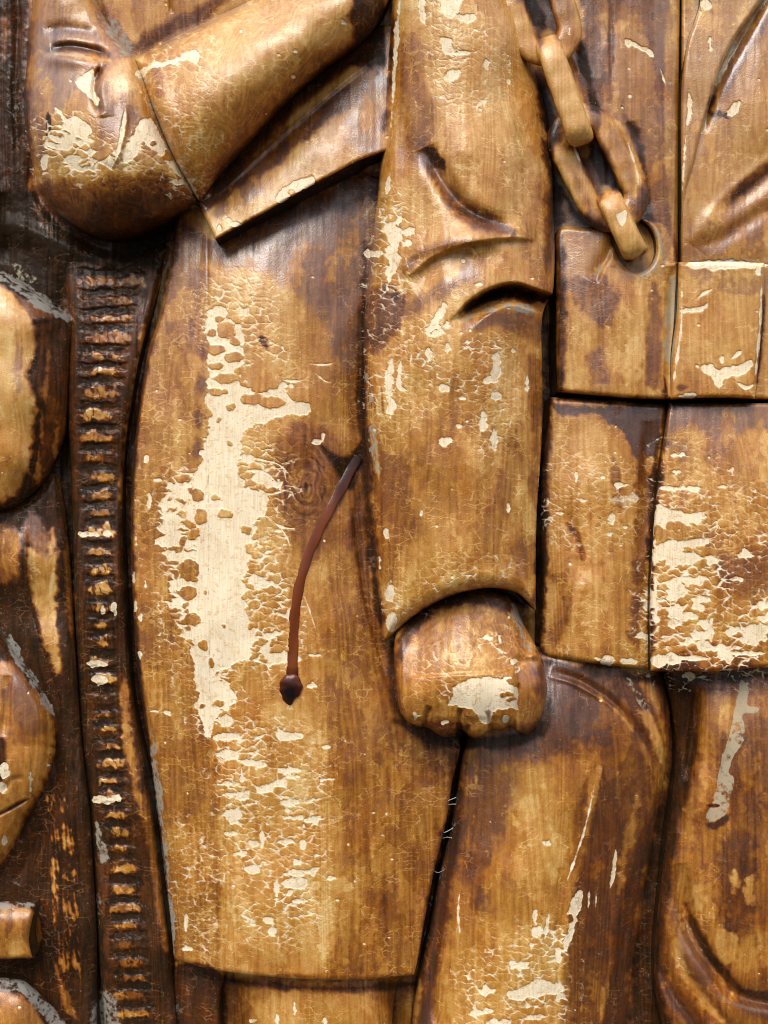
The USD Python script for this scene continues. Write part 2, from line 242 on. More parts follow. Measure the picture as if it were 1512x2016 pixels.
# --- hanging sleeve and fist
area([(s_, 0.31), (crack, 0.55)], [(780, -100), (1000, -100), (1088, 330), (1090, 560), (1064, 640), (1068, 780), (1054, 1200), (980, 1158), (757, 1264), (720, 800), (760, 200)], 4, 2)
area([(s_, 0.22)], [(860, 60), (960, 60), (1020, 200), (1030, 320), (960, 330), (880, 240)], 26, 16, 0.7)
area([(s_, 0.56), (p_, 0.2)], [(795, 60), (830, 80), (850, 200), (860, 300), (820, 330), (795, 220)], 16, 12, 0.8)
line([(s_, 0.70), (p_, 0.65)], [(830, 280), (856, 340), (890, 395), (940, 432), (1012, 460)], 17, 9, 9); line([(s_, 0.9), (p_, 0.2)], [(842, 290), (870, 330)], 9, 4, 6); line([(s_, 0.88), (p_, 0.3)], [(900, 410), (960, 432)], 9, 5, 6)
line([(s_, 0.60), (p_, 0.4)], [(790, 540), (830, 500), (890, 480), (960, 480)], 10, 7, 6, 0.8); line([(s_, 0.6), (p_, 0.55)], [(780, 620), (840, 590), (900, 550), (950, 520)], 16, 12, 8, 0.7)
area([(s_, 0.62), (p_, 0.4)], [(722, 570), (770, 560), (800, 590), (780, 650), (740, 700), (718, 680)], 9, 8); area([(s_, 0.9)], E(770, 574, 16, 13), 3, 6, 0.8); area([(s_, 0.3), (d_, 0.4), (b_, 1)], E(772, 572, 9, 6), 3, 4, 0.8)
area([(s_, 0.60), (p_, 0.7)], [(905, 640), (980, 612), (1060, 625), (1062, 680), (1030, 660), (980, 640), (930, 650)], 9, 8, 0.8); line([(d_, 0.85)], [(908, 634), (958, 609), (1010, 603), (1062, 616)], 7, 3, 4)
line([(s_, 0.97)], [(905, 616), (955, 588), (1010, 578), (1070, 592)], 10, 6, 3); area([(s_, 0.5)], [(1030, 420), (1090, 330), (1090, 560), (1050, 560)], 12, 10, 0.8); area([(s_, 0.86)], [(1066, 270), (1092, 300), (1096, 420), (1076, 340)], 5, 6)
area([(s_, 0.42)], [(770, 760), (1000, 760), (1050, 1000), (1000, 1120), (780, 1180), (735, 950)], 28, 18, 0.8); line([(s_, 0.56)], [(1010, 790), (1000, 880), (975, 980), (960, 1010)], 17, 12, 8, 0.8)
area([(s_, 0.60), (p_, 0.1)], [(724, 880), (790, 900), (820, 1020), (800, 1120), (750, 1160), (735, 1040)], 18, 16, 0.8); area([(s_, 0.66)], [(1035, 700), (1068, 720), (1056, 1000), (1040, 960), (1048, 850)], 6, 5, 0.8); area([(s_, 0.58), (p_, 0.4)], [(1005, 1080), (1050, 1060), (1050, 1140), (1010, 1140)], 10, 9, 0.7)
line([(s_, 0.22)], [(860, 1150), (960, 1120), (1030, 1140)], 12, 8, 7, 0.7); area([(s_, 0.25)], [(960, 740), (1030, 760), (1010, 850), (970, 860)], 12, 9, 0.6); line([(s_, 0.45), (d_, 0.75), (b_, 0.7)], [(722, 740), (732, 830), (742, 920)], 7, 4, 8)
for q_ in range(16): rr_ = np.random.default_rng(900 + q_); x_, y_ = rr_.uniform(720, 750), rr_.uniform(720, 900); line([(s_, rr_.choice([0.1, 0.8]))], [(x_, y_), (x_ + 5, y_ + rr_.uniform(20, 70))], 1.2, 1.5, 2, 0.8)
area([(s_, 0.40), (crack, 0.5)], [(780, 1260), (900, 1170), (1010, 1190), (1076, 1340), (1040, 1446), (900, 1450), (790, 1400)], 5, 3); area([(s_, 0.50)], [(830, 1240), (900, 1200), (990, 1210), (1010, 1260), (960, 1280), (900, 1250)], 14, 10, 0.7)
area([(s_, 0.66), (p_, 0.3)], [(1018, 1300), (1064, 1300), (1076, 1360), (1040, 1446), (1012, 1440), (1020, 1380)], 6, 5); area([(s_, 0.82), (p_, 0.4)], [(785, 1260), (835, 1196), (900, 1168), (1000, 1180), (1005, 1200), (900, 1190), (830, 1230), (790, 1300)], 6, 5)  # strip under the cuff: shadow on the fist painted dark
line([(d_, 0.8)], [(1010, 1190), (1024, 1235), (1044, 1284)], 8, 4, 4); area([(s_, 0.92)], [(840, 1420), (960, 1430), (1040, 1446), (1040, 1470), (840, 1470)], 5, 5, 0.8); area([(s_, 0.30)], [(800, 1320), (880, 1290), (980, 1290), (1000, 1330), (900, 1340), (840, 1400), (800, 1390)], 14, 10, 0.7)  # dark band along the fist bottom is painted shade

# --- tunic, waistband and shirt
area([(s_, 0.62), (p_, 0.30), (crack, 0.25)], [(1010, -110), (1338, -110), (1334, 520), (1310, 540), (1080, 540), (1090, 300)], 5, 3)
area([(s_, 0.40)], [(1206, 50), (1260, 60), (1286, 110), (1290, 220), (1270, 260), (1230, 250), (1206, 200)], 5, 6); area([(s_, 0.50)], [(1200, 200), (1290, 220), (1320, 330), (1290, 420), (1240, 330)], 12, 9, 0.8); line([(s_, 0.40)], [(1190, 20), (1192, 90)], 10, 6, 6)
line([(s_, 0.78), (p_, 0.3)], [(1203, -100), (1203, 90), (1202, 150)], 6, 3, 3); area([(s_, 0.52), (p_, 0.8)], [(1290, -20), (1332, -20), (1332, 130), (1290, 140)], 5, 5); area([(d_, 0.35), (b_, 1), (s_, 0.3)], E(1318, 180, 9, 26), 4, 5)
line([(s_, 0.98)], [(1060, 150), (1090, 250), (1100, 330), (1094, 420), (1100, 560)], 17, 9, 8); line([(s_, 1.0), (p_, 0.0)], [(1140, 70), (1150, 130), (1168, 200), (1180, 230)], 9, 5, 5); line([(s_, 0.97)], [(1100, 280), (1130, 400), (1170, 440), (1200, 450)], 16, 8, 6); line([(s_, 1.0)], [(1168, 290), (1190, 340), (1214, 374)], 15, 5, 3); line([(s_, 0.96)], [(1035, 0), (1066, 50)], 16, 5, 3)
line([(s_, 0.93)], [(1232, 230), (1258, 290), (1268, 380), (1280, 430), (1310, 470)], 9, 6, 6)
line([(s_, 0.92)], [(1336, -100), (1336, 200), (1333, 400), (1332, 520)], 5, 3, 2); line([(s_, 0.34), (d_, 0.3), (b_, 0.5)], [(1332, 180), (1336, 300), (1336, 500)], 2.5, 2, 3, 0.7)
area([(s_, 0.38), (crack, 0.35)], [(1098, 455), (1200, 455), (1300, 440), (1330, 520), (1326, 786), (1098, 774)], 4, 2)
area([(s_, 0.30)], [(1112, 600), (1168, 600), (1170, 770), (1112, 765)], 8, 6); area([(s_, 0.28)], [(1190, 650), (1230, 620), (1262, 600), (1270, 700), (1240, 740), (1200, 730)], 8, 12, 0.7); area([(s_, 0.70), (p_, 0.2)], [(1120, 555), (1200, 550), (1220, 590), (1190, 640), (1140, 600)], 11, 12, 0.8)
line([(s_, 0.66), (p_, 0.25)], [(1290, 560), (1288, 650), (1284, 780)], 14, 6, 5); line([(s_, 0.82)], [(1100, 450), (1106, 560), (1104, 770)], 9, 6, 6); area([(s_, 0.62), (p_, 0.3)], [(1160, 700), (1186, 690), (1200, 760), (1168, 770)], 7, 7, 0.8); line([(s_, 0.30)], [(1256, 530), (1262, 620)], 12, 7, 7)
line([(d_, 0.8)], [(1216, 500), (1230, 524), (1252, 540), (1280, 528), (1294, 500)], 6, 3, 3); line([(s_, 1.0)], [(1240, 480), (1256, 510)], 24, 4, 3); line([(d_, 0.6)], [(1196, 470), (1188, 510), (1172, 540)], 6, 4, 4); line([(d_, 0.8), (b_, 0.3)], [(1258, 440), (1290, 450), (1304, 490), (1312, 520)], 4, 2, 2)
area([(d_, 1.1), (b_, 0.85)], [(1316, 545), (1334, 545), (1332, 640), (1322, 714), (1310, 712), (1310, 620)], 3, 3); line([(s_, 0.9)], [(1314, 720), (1310, 786)], 6, 3, 3)
area([(s_, 0.30), (crack, 0.25)], [(1336, 518), (1506, 518), (1488, 785), (1320, 787)], 3, 2); area([(s_, 0.21)], [(1400, 640), (1440, 560), (1490, 560), (1490, 660), (1440, 690)], 14, 12, 0.6); area([(s_, 0.40)], [(1345, 740), (1400, 700), (1400, 770), (1340, 775)], 10, 8, 0.8); area([(s_, 0.66)], E(1344, 762, 14, 7), 3, 3)
area([(s_, 0.34)], [(1506, 520), (1622, 520), (1622, 790), (1486, 786)], 3, 2); line([(s_, 0.8)], [(1506, 540), (1496, 690), (1486, 780)], 4, 3, 2); line([(d_, 0.6)], [(1340, 513), (1420, 513), (1520, 514)], 4, 2, 2)
area([(s_, 0.36), (crack, 0.5)], [(1085, 790), (1310, 796), (1282, 1318), (1068, 1288), (1066, 1000)], 4, 2)
area([(s_, 0.26)], [(1150, 850), (1195, 850), (1225, 900), (1240, 960), (1230, 1010), (1180, 960), (1140, 900)], 5, 7, 0.9); line([(s_, 0.28)], [(1150, 960), (1160, 1100), (1170, 1280)], 19, 10, 12, 0.8)
area([(s_, 0.80), (p_, 1.0)], [(1092, 798), (1200, 802), (1304, 800), (1298, 850), (1284, 895), (1254, 900), (1236, 866), (1212, 836), (1170, 814), (1098, 816)], 4, 5); line([(s_, 0.62), (p_, 0.2)], [(1262, 880), (1266, 1000), (1256, 1150), (1250, 1300)], 15, 7, 10); area([(s_, 0.55), (p_, 0.25)], [(1205, 900), (1224, 930), (1230, 1000), (1210, 990)], 5, 7)
line([(s_, 0.90)], [(1296, 820), (1286, 960), (1278, 1100)], 7, 4, 6); line([(s_, 0.86)], [(1070, 900), (1068, 1060), (1068, 1240)], 8, 5, 6); line([(s_, 0.72)], [(1118, 1030), (1140, 1060), (1150, 1110)], 6, 4, 5); line([(s_, 0.66)], [(1080, 1130), (1110, 1150), (1110, 1200), (1090, 1280)], 15, 9, 9, 0.8)
area([(s_, 0.36), (crack, 0.5)], [(1318, 796), (1622, 796), (1622, 1320), (1284, 1320), (1284, 1100), (1302, 900)], 4, 2); area([(s_, 0.56), (p_, 0.85), (crack, 0.1)], [(1316, 800), (1622, 796), (1622, 836), (1480, 850), (1400, 862), (1340, 842), (1314, 870)], 9, 8, 0.85)  # top band of the tunic: sky reflection painted as tint
area([(s_, 0.48), (p_, 0.5)], [(1320, 870), (1380, 860), (1440, 870), (1400, 910), (1350, 900)], 14, 12, 0.7); area([(s_, 0.62), (p_, 0.35)], [(1400, 1100), (1470, 1080), (1622, 1090), (1622, 1180), (1500, 1190), (1430, 1160)], 16, 14, 0.85); area([(s_, 0.50)], [(1370, 1060), (1460, 1020), (1622, 1000), (1622, 1080), (1440, 1100)], 20, 14, 0.7)
area([(s_, 0.38), (p_, 0.35), (crack, 0.35)], [(1342, -110), (1622, -110), (1622, 520), (1342, 516)], 4, 2); area([(s_, 0.27), (p_, 0.15)], [(1370, 290), (1420, 230), (1512, 130), (1622, 100), (1622, 280), (1480, 340), (1400, 420), (1352, 420)], 22, 14, 0.8)
line([(s_, 0.84), (p_, 0.2)], [(1622, 240), (1512, 336), (1462, 374), (1440, 400)], 12, 9, 7); line([(s_, 0.52), (p_, 0.6)], [(1520, 440), (1440, 470), (1350, 494)], 19, 12, 10, 0.8); area([(s_, 0.30), (crack, 0.2)], [(1378, -60), (1500, -20), (1446, 76), (1400, 180), (1368, 310), (1344, 430), (1344, 180)], 4, 3)
line([(s_, 0.62), (p_, 0.75)], [(1560, -40), (1500, 50), (1450, 120), (1420, 190)], 13, 9, 5); line([(d_, 0.75), (b_, 0.85), (s_, 0.2)], [(1452, 76), (1428, 120), (1408, 170)], 7, 3, 3); line([(d_, 0.7), (b_, 0.4)], [(1376, -40), (1366, 40), (1356, 90)], 5, 3, 4); line([(s_, 0.85)], [(1410, 180), (1396, 220), (1440, 228)], 5, 4, 4)  # left lapel edge: dust with a highlight painted in

# --- trousers
area([(s_, 0.40), (crack, 0.35)], [(1020, 1290), (1300, 1300), (1310, 1480), (1250, 1850), (1226, 2110), (810, 2110), (860, 1750), (915, 1460)], 5, 3)
area([(s_, 0.74), (p_, 0.65), (crack, 0.1)], [(1060, 1310), (1180, 1318), (1270, 1380), (1300, 1480), (1290, 1560), (1220, 1530), (1140, 1470), (1060, 1500), (960, 1470), (1060, 1410)], 18, 14, 0.9)
area([(s_, 0.66), (p_, 0.3)], [(1190, 1500), (1300, 1480), (1280, 1660), (1240, 1850), (1220, 2100), (1112, 2100), (1112, 1900), (1130, 1760), (1160, 1640)], 7, 6); area([(s_, 0.84)], [(1262, 1640), (1290, 1600), (1240, 1900), (1226, 2100), (1170, 2100), (1200, 1900), (1230, 1740)], 9, 7)  # plane right of the facet line, painted darker as its shaded side
area([(s_, 0.60), (p_, 0.6)], [(912, 1500), (980, 1480), (1020, 1540), (1000, 1600), (960, 1700), (960, 1800), (920, 1750), (905, 1650)], 18, 18, 0.85); area([(s_, 0.24)], [(1030, 1520), (1080, 1510), (1110, 1560), (1100, 1700), (1040, 1760), (1010, 1640)], 16, 16, 0.8); area([(s_, 0.30)], [(900, 1850), (1000, 1800), (1100, 1850), (1100, 2100), (890, 2100)], 22, 14, 0.7)
area([(s_, 0.56)], [(1140, 1560), (1160, 1530), (1150, 1660), (1124, 1720)], 4, 6); area([(s_, 0.30)], [(1160, 1530), (1186, 1510), (1170, 1580), (1158, 1600)], 3, 5); line([(s_, 0.36)], [(1256, 1560), (1240, 1640), (1216, 1760)], 9, 6, 9, 0.9); line([(s_, 0.45)], [(1205, 1880), (1190, 1960), (1180, 2016)], 4, 4, 5)
line([(s_, 0.36), (d_, 0.15), (b_, 1)], [(1140, 1350), (1200, 1390), (1240, 1430), (1270, 1480), (1288, 1530)], 3, 3, 4, 0.8); area([(s_, 0.78), (p_, 0.2)], [(1110, 1320), (1220, 1310), (1290, 1400), (1300, 1470), (1250, 1420), (1180, 1350)], 6, 6)
area([(d_, 0.75), (b_, 0.75)], [(1224, 1334), (1246, 1340), (1272, 1372), (1278, 1398), (1264, 1396), (1246, 1364)], 2.5, 4); area([(s_, 0.32)], [(1256, 1402), (1282, 1404), (1298, 1450), (1312, 1520), (1294, 1490), (1276, 1440)], 4, 4)
line([(s_, 0.80), (p_, 0.5)], [(905, 1560), (884, 1680), (860, 1810), (838, 1920), (828, 2020), (824, 2100)], 19, 9, 6); line([(d_, 0.6)], [(902, 1556), (884, 1650), (862, 1740), (842, 1830), (824, 1930)], 5, 4, 5); line([(s_, 0.42)], [(826, 1930), (820, 1990), (816, 2080)], 6, 4, 4); line([(s_, 0.34)], [(902, 1810), (896, 1870), (894, 1960)], 5, 4, 5)
area([(s_, 0.56), (crack, 0.2)], [(1300, 1300), (1622, 1300), (1622, 2110), (1330, 2110), (1290, 1900), (1330, 1500)], 4, 2); area([(s_, 0.90)], [(1290, 1310), (1350, 1310), (1372, 1380), (1366, 1500), (1340, 1620), (1310, 1820), (1300, 2100), (1230, 2100), (1270, 1700), (1316, 1480)], 12, 8)
area([(s_, 0.46)], [(1382, 1340), (1440, 1335), (1430, 1440), (1396, 1540), (1370, 1620), (1380, 1500)], 7, 6); line([(s_, 0.40)], [(1366, 1560), (1356, 1640), (1350, 1720), (1390, 1830)], 12, 9, 9, 0.8); area([(s_, 0.36)], [(1430, 1860), (1512, 1830), (1622, 1830), (1622, 1910), (1512, 1920), (1460, 1910)], 18, 14, 0.8); area([(s_, 0.36)], [(1330, 1690), (1380, 1750), (1440, 1860), (1400, 1860), (1350, 1770)], 12, 9, 0.7)
area([(s_, 0.74), (p_, 0.3)], [(1424, 1650), (1470, 1640), (1490, 1740), (1460, 1860), (1424, 1840), (1412, 1740)], 10, 14, 0.8); area([(s_, 0.30), (d_, 0.15), (b_, 1)], [(1412, 1830), (1450, 1840), (1452, 1880), (1420, 1900), (1408, 1870)], 4, 7); area([(s_, 0.26)], E(1444, 1730, 10, 22), 4, 9); area([(s_, 0.26)], E(1478, 1750, 9, 26), 4, 9)
area([(s_, 0.72), (p_, 0.3)], [(1440, 1440), (1622, 1420), (1622, 1600), (1470, 1620), (1430, 1560)], 18, 14, 0.7); area([(s_, 0.78), (p_, 0.2)], [(1300, 1310), (1622, 1310), (1622, 1350), (1450, 1370), (1360, 1350)], 9, 8, 0.8)
area([(s_, 0.56), (p_, 0.75)], [(1324, 1786), (1346, 1800), (1376, 1860), (1404, 1910), (1400, 1960), (1372, 1930), (1340, 1870)], 5, 5); line([(s_, 0.26), (d_, 0.3), (b_, 1)], [(1340, 1792), (1364, 1842), (1398, 1894), (1430, 1940), (1450, 1968)], 5, 3, 5); line([(s_, 0.30)], [(1330, 1850), (1346, 1910), (1384, 1966), (1420, 2010)], 9, 5, 6)
line([(s_, 0.90)], [(1350, 1780), (1380, 1850), (1420, 1910), (1470, 1955), (1560, 1966)], 9, 5, 4); line([(s_, 0.7), (p_, 0.7)], [(1446, 1972), (1500, 1986), (1600, 1990)], 15, 7, 6); line([(s_, 0.72), (p_, 0.8)], [(1300, 1920), (1324, 1964), (1360, 2010), (1400, 2060)], 9, 6, 4)
area([(d_, 1.0), (b_, 0.9)], [(1460, 1338), (1474, 1357), (1471, 1386), (1493, 1393), (1489, 1404), (1462, 1406), (1467, 1437), (1463, 1463), (1442, 1492), (1436, 1521), (1445, 1532), (1440, 1572), (1431, 1601), (1398, 1620), (1389, 1610), (1401, 1583), (1409, 1550), (1420, 1499), (1434, 1452), (1445, 1404), (1453, 1364)], 1.5, 1.5); area([(s_, 0.90), (d_, 0)], E(1404, 1586, 13, 3), 2, 2); line([(s_, 0.92), (p_, 0.5)], [(1388, 1622), (1410, 1626), (1436, 1604)], 6, 4, 4)
area([(s_, 0.92)], [(1290, 1990), (1320, 2010), (1340, 2110), (1260, 2110), (1262, 1960)], 6, 6)

# toner left along the cuts, with shade painted in under hems, cuff and fist
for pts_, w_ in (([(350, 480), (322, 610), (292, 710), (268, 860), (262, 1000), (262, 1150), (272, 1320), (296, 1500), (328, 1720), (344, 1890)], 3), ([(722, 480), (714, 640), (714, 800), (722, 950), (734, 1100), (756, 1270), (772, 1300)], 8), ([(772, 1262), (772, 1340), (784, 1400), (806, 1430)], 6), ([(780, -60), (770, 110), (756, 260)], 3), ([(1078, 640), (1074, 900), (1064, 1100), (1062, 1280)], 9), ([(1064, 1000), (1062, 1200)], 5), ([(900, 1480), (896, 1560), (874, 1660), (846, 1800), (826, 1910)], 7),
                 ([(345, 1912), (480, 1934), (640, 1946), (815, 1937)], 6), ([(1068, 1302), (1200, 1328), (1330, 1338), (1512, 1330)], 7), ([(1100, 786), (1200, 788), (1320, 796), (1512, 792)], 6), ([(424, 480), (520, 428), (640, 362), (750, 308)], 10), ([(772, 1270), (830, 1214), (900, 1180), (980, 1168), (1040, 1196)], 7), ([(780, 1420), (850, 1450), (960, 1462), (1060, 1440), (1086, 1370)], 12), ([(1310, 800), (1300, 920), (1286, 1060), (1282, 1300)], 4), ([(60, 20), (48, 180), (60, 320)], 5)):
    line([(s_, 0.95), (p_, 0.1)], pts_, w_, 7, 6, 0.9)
# links
for pts_ in ([(1004, 0), (1030, 80), (1050, 130)], [(1108, -20), (1122, 30), (1132, 90)], [(1100, 290), (1130, 360), (1170, 420)], [(1190, 235), (1225, 300), (1250, 380)]):
    line([(s_, 0.25), (p_, 0.0), (crack, 0.15), (d_, 0)], pts_, 26, 5, 4)
line([(s_, 0.52)], [(1126, 330), (1150, 390), (1174, 420)], 7, 5, 5, 0.8); line([(s_, 0.48), (p_, 0.4)], [(1200, 250), (1230, 310), (1250, 370)], 11, 5, 6, 0.7); line([(s_, 0.48), (p_, 0.3)], [(1100, -20), (1116, 30), (1128, 80)], 13, 6, 7, 0.7)
line([(s_, 0.17), (p_, 0), (crack, 0.15), (d_, 0)], [(1080, 70), (1110, 175), (1150, 300)], 32, 5, 3); line([(s_, 0.19), (p_, 0), (crack, 0.15), (d_, 0)], [(1195, 375), (1222, 440), (1254, 514)], 30, 5, 3)

# --- lost varnish: bare pale wood
def ragged(pts, amp=5.0, curved=True):
    c = spline(pts, True, 1.2) if curved else np.array(pts, float); sl = window(c.min(0), c.max(0), 24)
    sd, _ = signed(c, sl)
    bare_at[sl] = np.maximum(bare_at[sl], sd + amp * (0.75 * N_flake[sl] + 0.5 * N_fine[sl]) + min(1.4, 0.5 * amp) * N_tiny[sl])
def streak(pts, w, amp=3.0):
    p = np.array(pts, float); sl = window(p.min(0), p.max(0), 24); d, _, t = along(pts, sl)
    bare_at[sl] = np.maximum(bare_at[sl], w * np.clip(np.minimum(t, 1 - t) / 0.3, 0.1, 1) - d + amp * (0.75 * N_flake[sl] + 0.45 * N_fine[sl]))
def spot(x, y, rx, ry, amp=2.5): ragged(E(x, y, rx, ry), min(amp * 1.5, 0.75 * min(rx, ry) + 0.8))
islands = []
def island(x, y, rx, ry): islands.append((x, y, rx, ry))
N_flake = noise(24, 15, 31, 3); N_tiny = noise(6, 5, 33, 2)
net_at = np.full((NV, NU), -60.0)          # how close to losing a flake
def network(pts, bias, fall=30.0):
    c = spline(pts, True, 2.0); sl = window(c.min(0), c.max(0), fall); sd, _ = signed(c, sl)
    net_at[sl] = np.maximum(net_at[sl], bias + np.minimum(sd, 0) * 20 / fall)
# coat
MAIN = [(409, 616), (424, 606), (442, 604), (450, 625), (470, 636), (480, 664), (478, 720), (482, 762), (545, 764), (556, 752), (572, 782), (610, 794), (604, 814), (566, 815), (520, 830), (482, 846), (474, 868), (470, 904), (476, 950), (524, 972), (526, 1004), (502, 1026), (500, 1070), (482, 1132), (480, 1184), (492, 1220), (492, 1288), (452, 1308), (426, 1328), (458, 1356), (464, 1378), (432, 1402), (420, 1424), (416, 1462), (404, 1442), (390, 1392), (384, 1330), (380, 1278), (370, 1228), (374, 1196), (384, 1156), (386, 1098), (390, 1040), (370, 1010), (384, 960), (388, 925), (402, 880), (410, 832), (409, 760), (408, 700)]
ragged(MAIN, 6)
network([(425, 570), (500, 560), (520, 600), (500, 650), (560, 700), (470, 720), (409, 640)], -5); network([(330, 960), (400, 940), (400, 1200), (390, 1260), (350, 1240), (334, 1100)], 0); network([(280, 1000), (335, 980), (350, 1240), (385, 1330), (395, 1440), (340, 1300)], -14)
network([(480, 1090), (530, 1060), (570, 1210), (565, 1300), (520, 1310), (480, 1290), (430, 1330), (470, 1400), (520, 1440), (500, 1500), (430, 1480)], -4); network([(430, 1460), (560, 1440), (620, 1500), (620, 1760), (560, 1850), (500, 1830), (450, 1700), (440, 1560)], -7); network([(345, 1620), (400, 1700), (420, 1850), (360, 1850)], -10); network([(470, 870), (540, 890), (570, 950), (530, 1020), (480, 1010)], -6)
for a_ in ((445, 1450, 28, 8), (447, 1485, 24, 8), (570, 1448, 26, 7), (575, 1516, 16, 4), (450, 1544, 20, 4), (455, 1564, 18, 5), (460, 1604, 20, 11), (476, 1522, 4, 16), (565, 1517, 18, 4), (580, 1529, 15, 5), (645, 1534, 16, 4), (572, 1579, 18, 5), (577, 1609, 18, 4), (565, 1657, 17, 4), (596, 1662, 7, 11), (590, 1697, 15, 8), (575, 1719, 24, 5), (580, 1739, 27, 10), (590, 1774, 18, 4), (655, 1729, 11, 4), (495, 1712, 14, 9), (530, 1812, 12, 9), (536, 1832, 10, 8), (545, 1737, 4, 30), (516, 1652, 4, 16), (570, 1757, 8, 7), (366, 1812, 3, 20), (370, 1868, 9, 5), (470, 1680, 14, 5), (455, 1640, 10, 4), (500, 1660, 10, 6), (640, 1470, 10, 3), (612, 1350, 9, 4), (620, 1290, 12, 3),
           (288, 903, 6, 8), (310, 944, 8, 4), (294, 985, 3, 13), (268, 1060, 2.5, 12), (264, 1140, 3, 15), (267, 1190, 2.5, 14), (276, 1290, 2.5, 10), (302, 1400, 9, 3), (330, 1402, 7, 3), (286, 1150, 3, 8), (277, 1215, 3, 10), (312, 1188, 3, 6), (624, 870, 9, 6), (636, 862, 4, 10), (400, 890, 9, 6), (520, 990, 10, 16), (548, 1046, 8, 3)):
    spot(*a_)
ragged([(545, 1430), (560, 1442), (592, 1444), (572, 1455), (548, 1458)], 3)
for pts_, w_ in (([(482, 898), (520, 906), (548, 914), (566, 930), (576, 946)], 2.0), ([(484, 925), (520, 930), (545, 950)], 2.5), ([(522, 1012), (552, 1036), (594, 1042)], 1.8), ([(552, 1038), (566, 1060), (572, 1084)], 1.2), ([(600, 1175), (612, 1210), (622, 1240)], 1.6), ([(480, 960), (530, 972), (572, 962)], 1.6), ([(500, 800), (560, 790), (600, 796)], 3), ([(610, 716), (640, 718), (660, 714)], 1.8), ([(620, 734), (640, 750), (650, 752)], 1.6), ([(550, 746), (580, 750), (600, 748)], 1.5)):
    streak(pts_, w_, 1.2)
for a_ in ((520, 735, 34, 26), (500, 786, 26, 10), (535, 792, 24, 11), (452, 874, 7, 7), (455, 801, 9, 8), (390, 974, 12, 12), (425, 979, 10, 6), (395, 1018, 12, 16), (445, 1011, 14, 10), (380, 1055, 12, 10), (373, 1120, 19, 21), (370, 1168, 17, 15), (378, 1218, 17, 12), (400, 1270, 9, 10), (405, 1168, 3, 6), (416, 1303, 6, 11), (430, 1383, 12, 6), (398, 1390, 8, 6), (485, 1043, 11, 8), (490, 1078, 8, 12), (446, 650, 19, 19), (428, 688, 18, 10), (458, 702, 20, 10), (444, 744, 26, 11), (418, 655, 9, 9), (428, 772, 20, 7), (462, 672, 10, 8), (432, 626, 9, 7), (425, 720, 12, 7), (468, 628, 6, 8), (470, 730, 9, 7), (442, 1232, 2, 3), (430, 826, 3, 4)): island(*a_)
# folded sleeve and hem
ragged([(92, 280), (120, 280), (137, 266), (135, 250), (120, 230), (108, 212), (120, 216), (132, 232), (150, 230), (170, 240), (180, 256), (176, 270), (200, 284), (212, 296), (224, 318), (218, 334), (200, 322), (186, 320), (180, 334), (176, 314), (174, 288), (152, 268), (144, 280), (136, 296), (116, 296), (100, 290)], 3)
ragged([(278, 236), (298, 234), (312, 256), (332, 302), (352, 330), (374, 362), (388, 386), (352, 348), (330, 322), (306, 300), (282, 282), (272, 300), (246, 320), (242, 300), (250, 280), (265, 260)], 4); ragged([(150, 165), (160, 146), (182, 134), (186, 156), (188, 180), (192, 206), (176, 190), (160, 176)], 3)
streak([(238, 196), (246, 214), (244, 240), (232, 300), (220, 330)], 3.5, 2); ragged([(265, 142), (300, 126), (345, 115), (384, 96), (391, 106), (385, 126), (368, 120), (330, 130), (296, 138), (275, 155)], 4); spot(678, 46, 8, 6); spot(88, 320, 5, 14); spot(92, 340, 8, 4); island(205, 293, 22, 7); island(190, 283, 14, 7); island(198, 306, 14, 9); island(330, 310, 12, 7); island(300, 283, 7, 5)  # forearm top patch: bare wood together with a painted highlight
network([(290, 130), (400, 80), (400, 180), (370, 280), (320, 220)], -13); network([(84, 262), (140, 250), (190, 280), (236, 310), (220, 340), (180, 336), (100, 330)], -3.5); network([(240, 300), (300, 270), (372, 352), (384, 388), (330, 350), (260, 345)], -6)
ragged([(542, 390), (555, 372), (570, 361), (595, 350), (617, 349), (612, 366), (590, 376), (576, 382), (566, 395), (550, 403)], 4); spot(460, 442, 15, 4); spot(448, 432, 7, 5); spot(432, 446, 5, 9); island(572, 376, 6, 5)
# hanging sleeve
streak([(790, -20), (782, 60), (777, 140), (770, 250)], 4, 3); streak([(832, -20), (830, 20), (838, 50)], 6, 3); ragged([(868, -10), (908, -10), (906, 12), (888, 36), (872, 25)], 3); ragged([(870, 74), (888, 78), (893, 99), (946, 100), (908, 108), (876, 102)], 3); spot(956, 126, 9, 12, 4); spot(891, 147, 13, 10, 5); spot(1000, 160, 4, 6)
streak([(790, 420), (778, 470), (770, 530), (760, 575)], 11, 7); streak([(768, 340), (762, 380)], 4, 3); ragged([(841, 639), (856, 622), (870, 596), (881, 600), (878, 614), (864, 630), (867, 644), (851, 654), (838, 650)], 3)
for a_ in ((845, 684, 4, 26), (881, 686, 5, 11), (976, 722, 8, 26), (966, 748, 15, 6), (977, 776, 9, 9), (1038, 751, 4, 17), (876, 764, 11, 8), (952, 828, 9, 19), (973, 864, 7, 24), (877, 866, 13, 8), (911, 784, 6, 5), (767, 1168, 9, 17), (771, 1226, 10, 18), (748, 1110, 4, 14), (760, 1050, 4, 10), (905, 838, 8, 4), (880, 640, 4, 6), (940, 560, 8, 3), (1010, 690, 3, 4), (830, 1010, 2, 6), (1000, 1000, 2, 9)): spot(*a_)
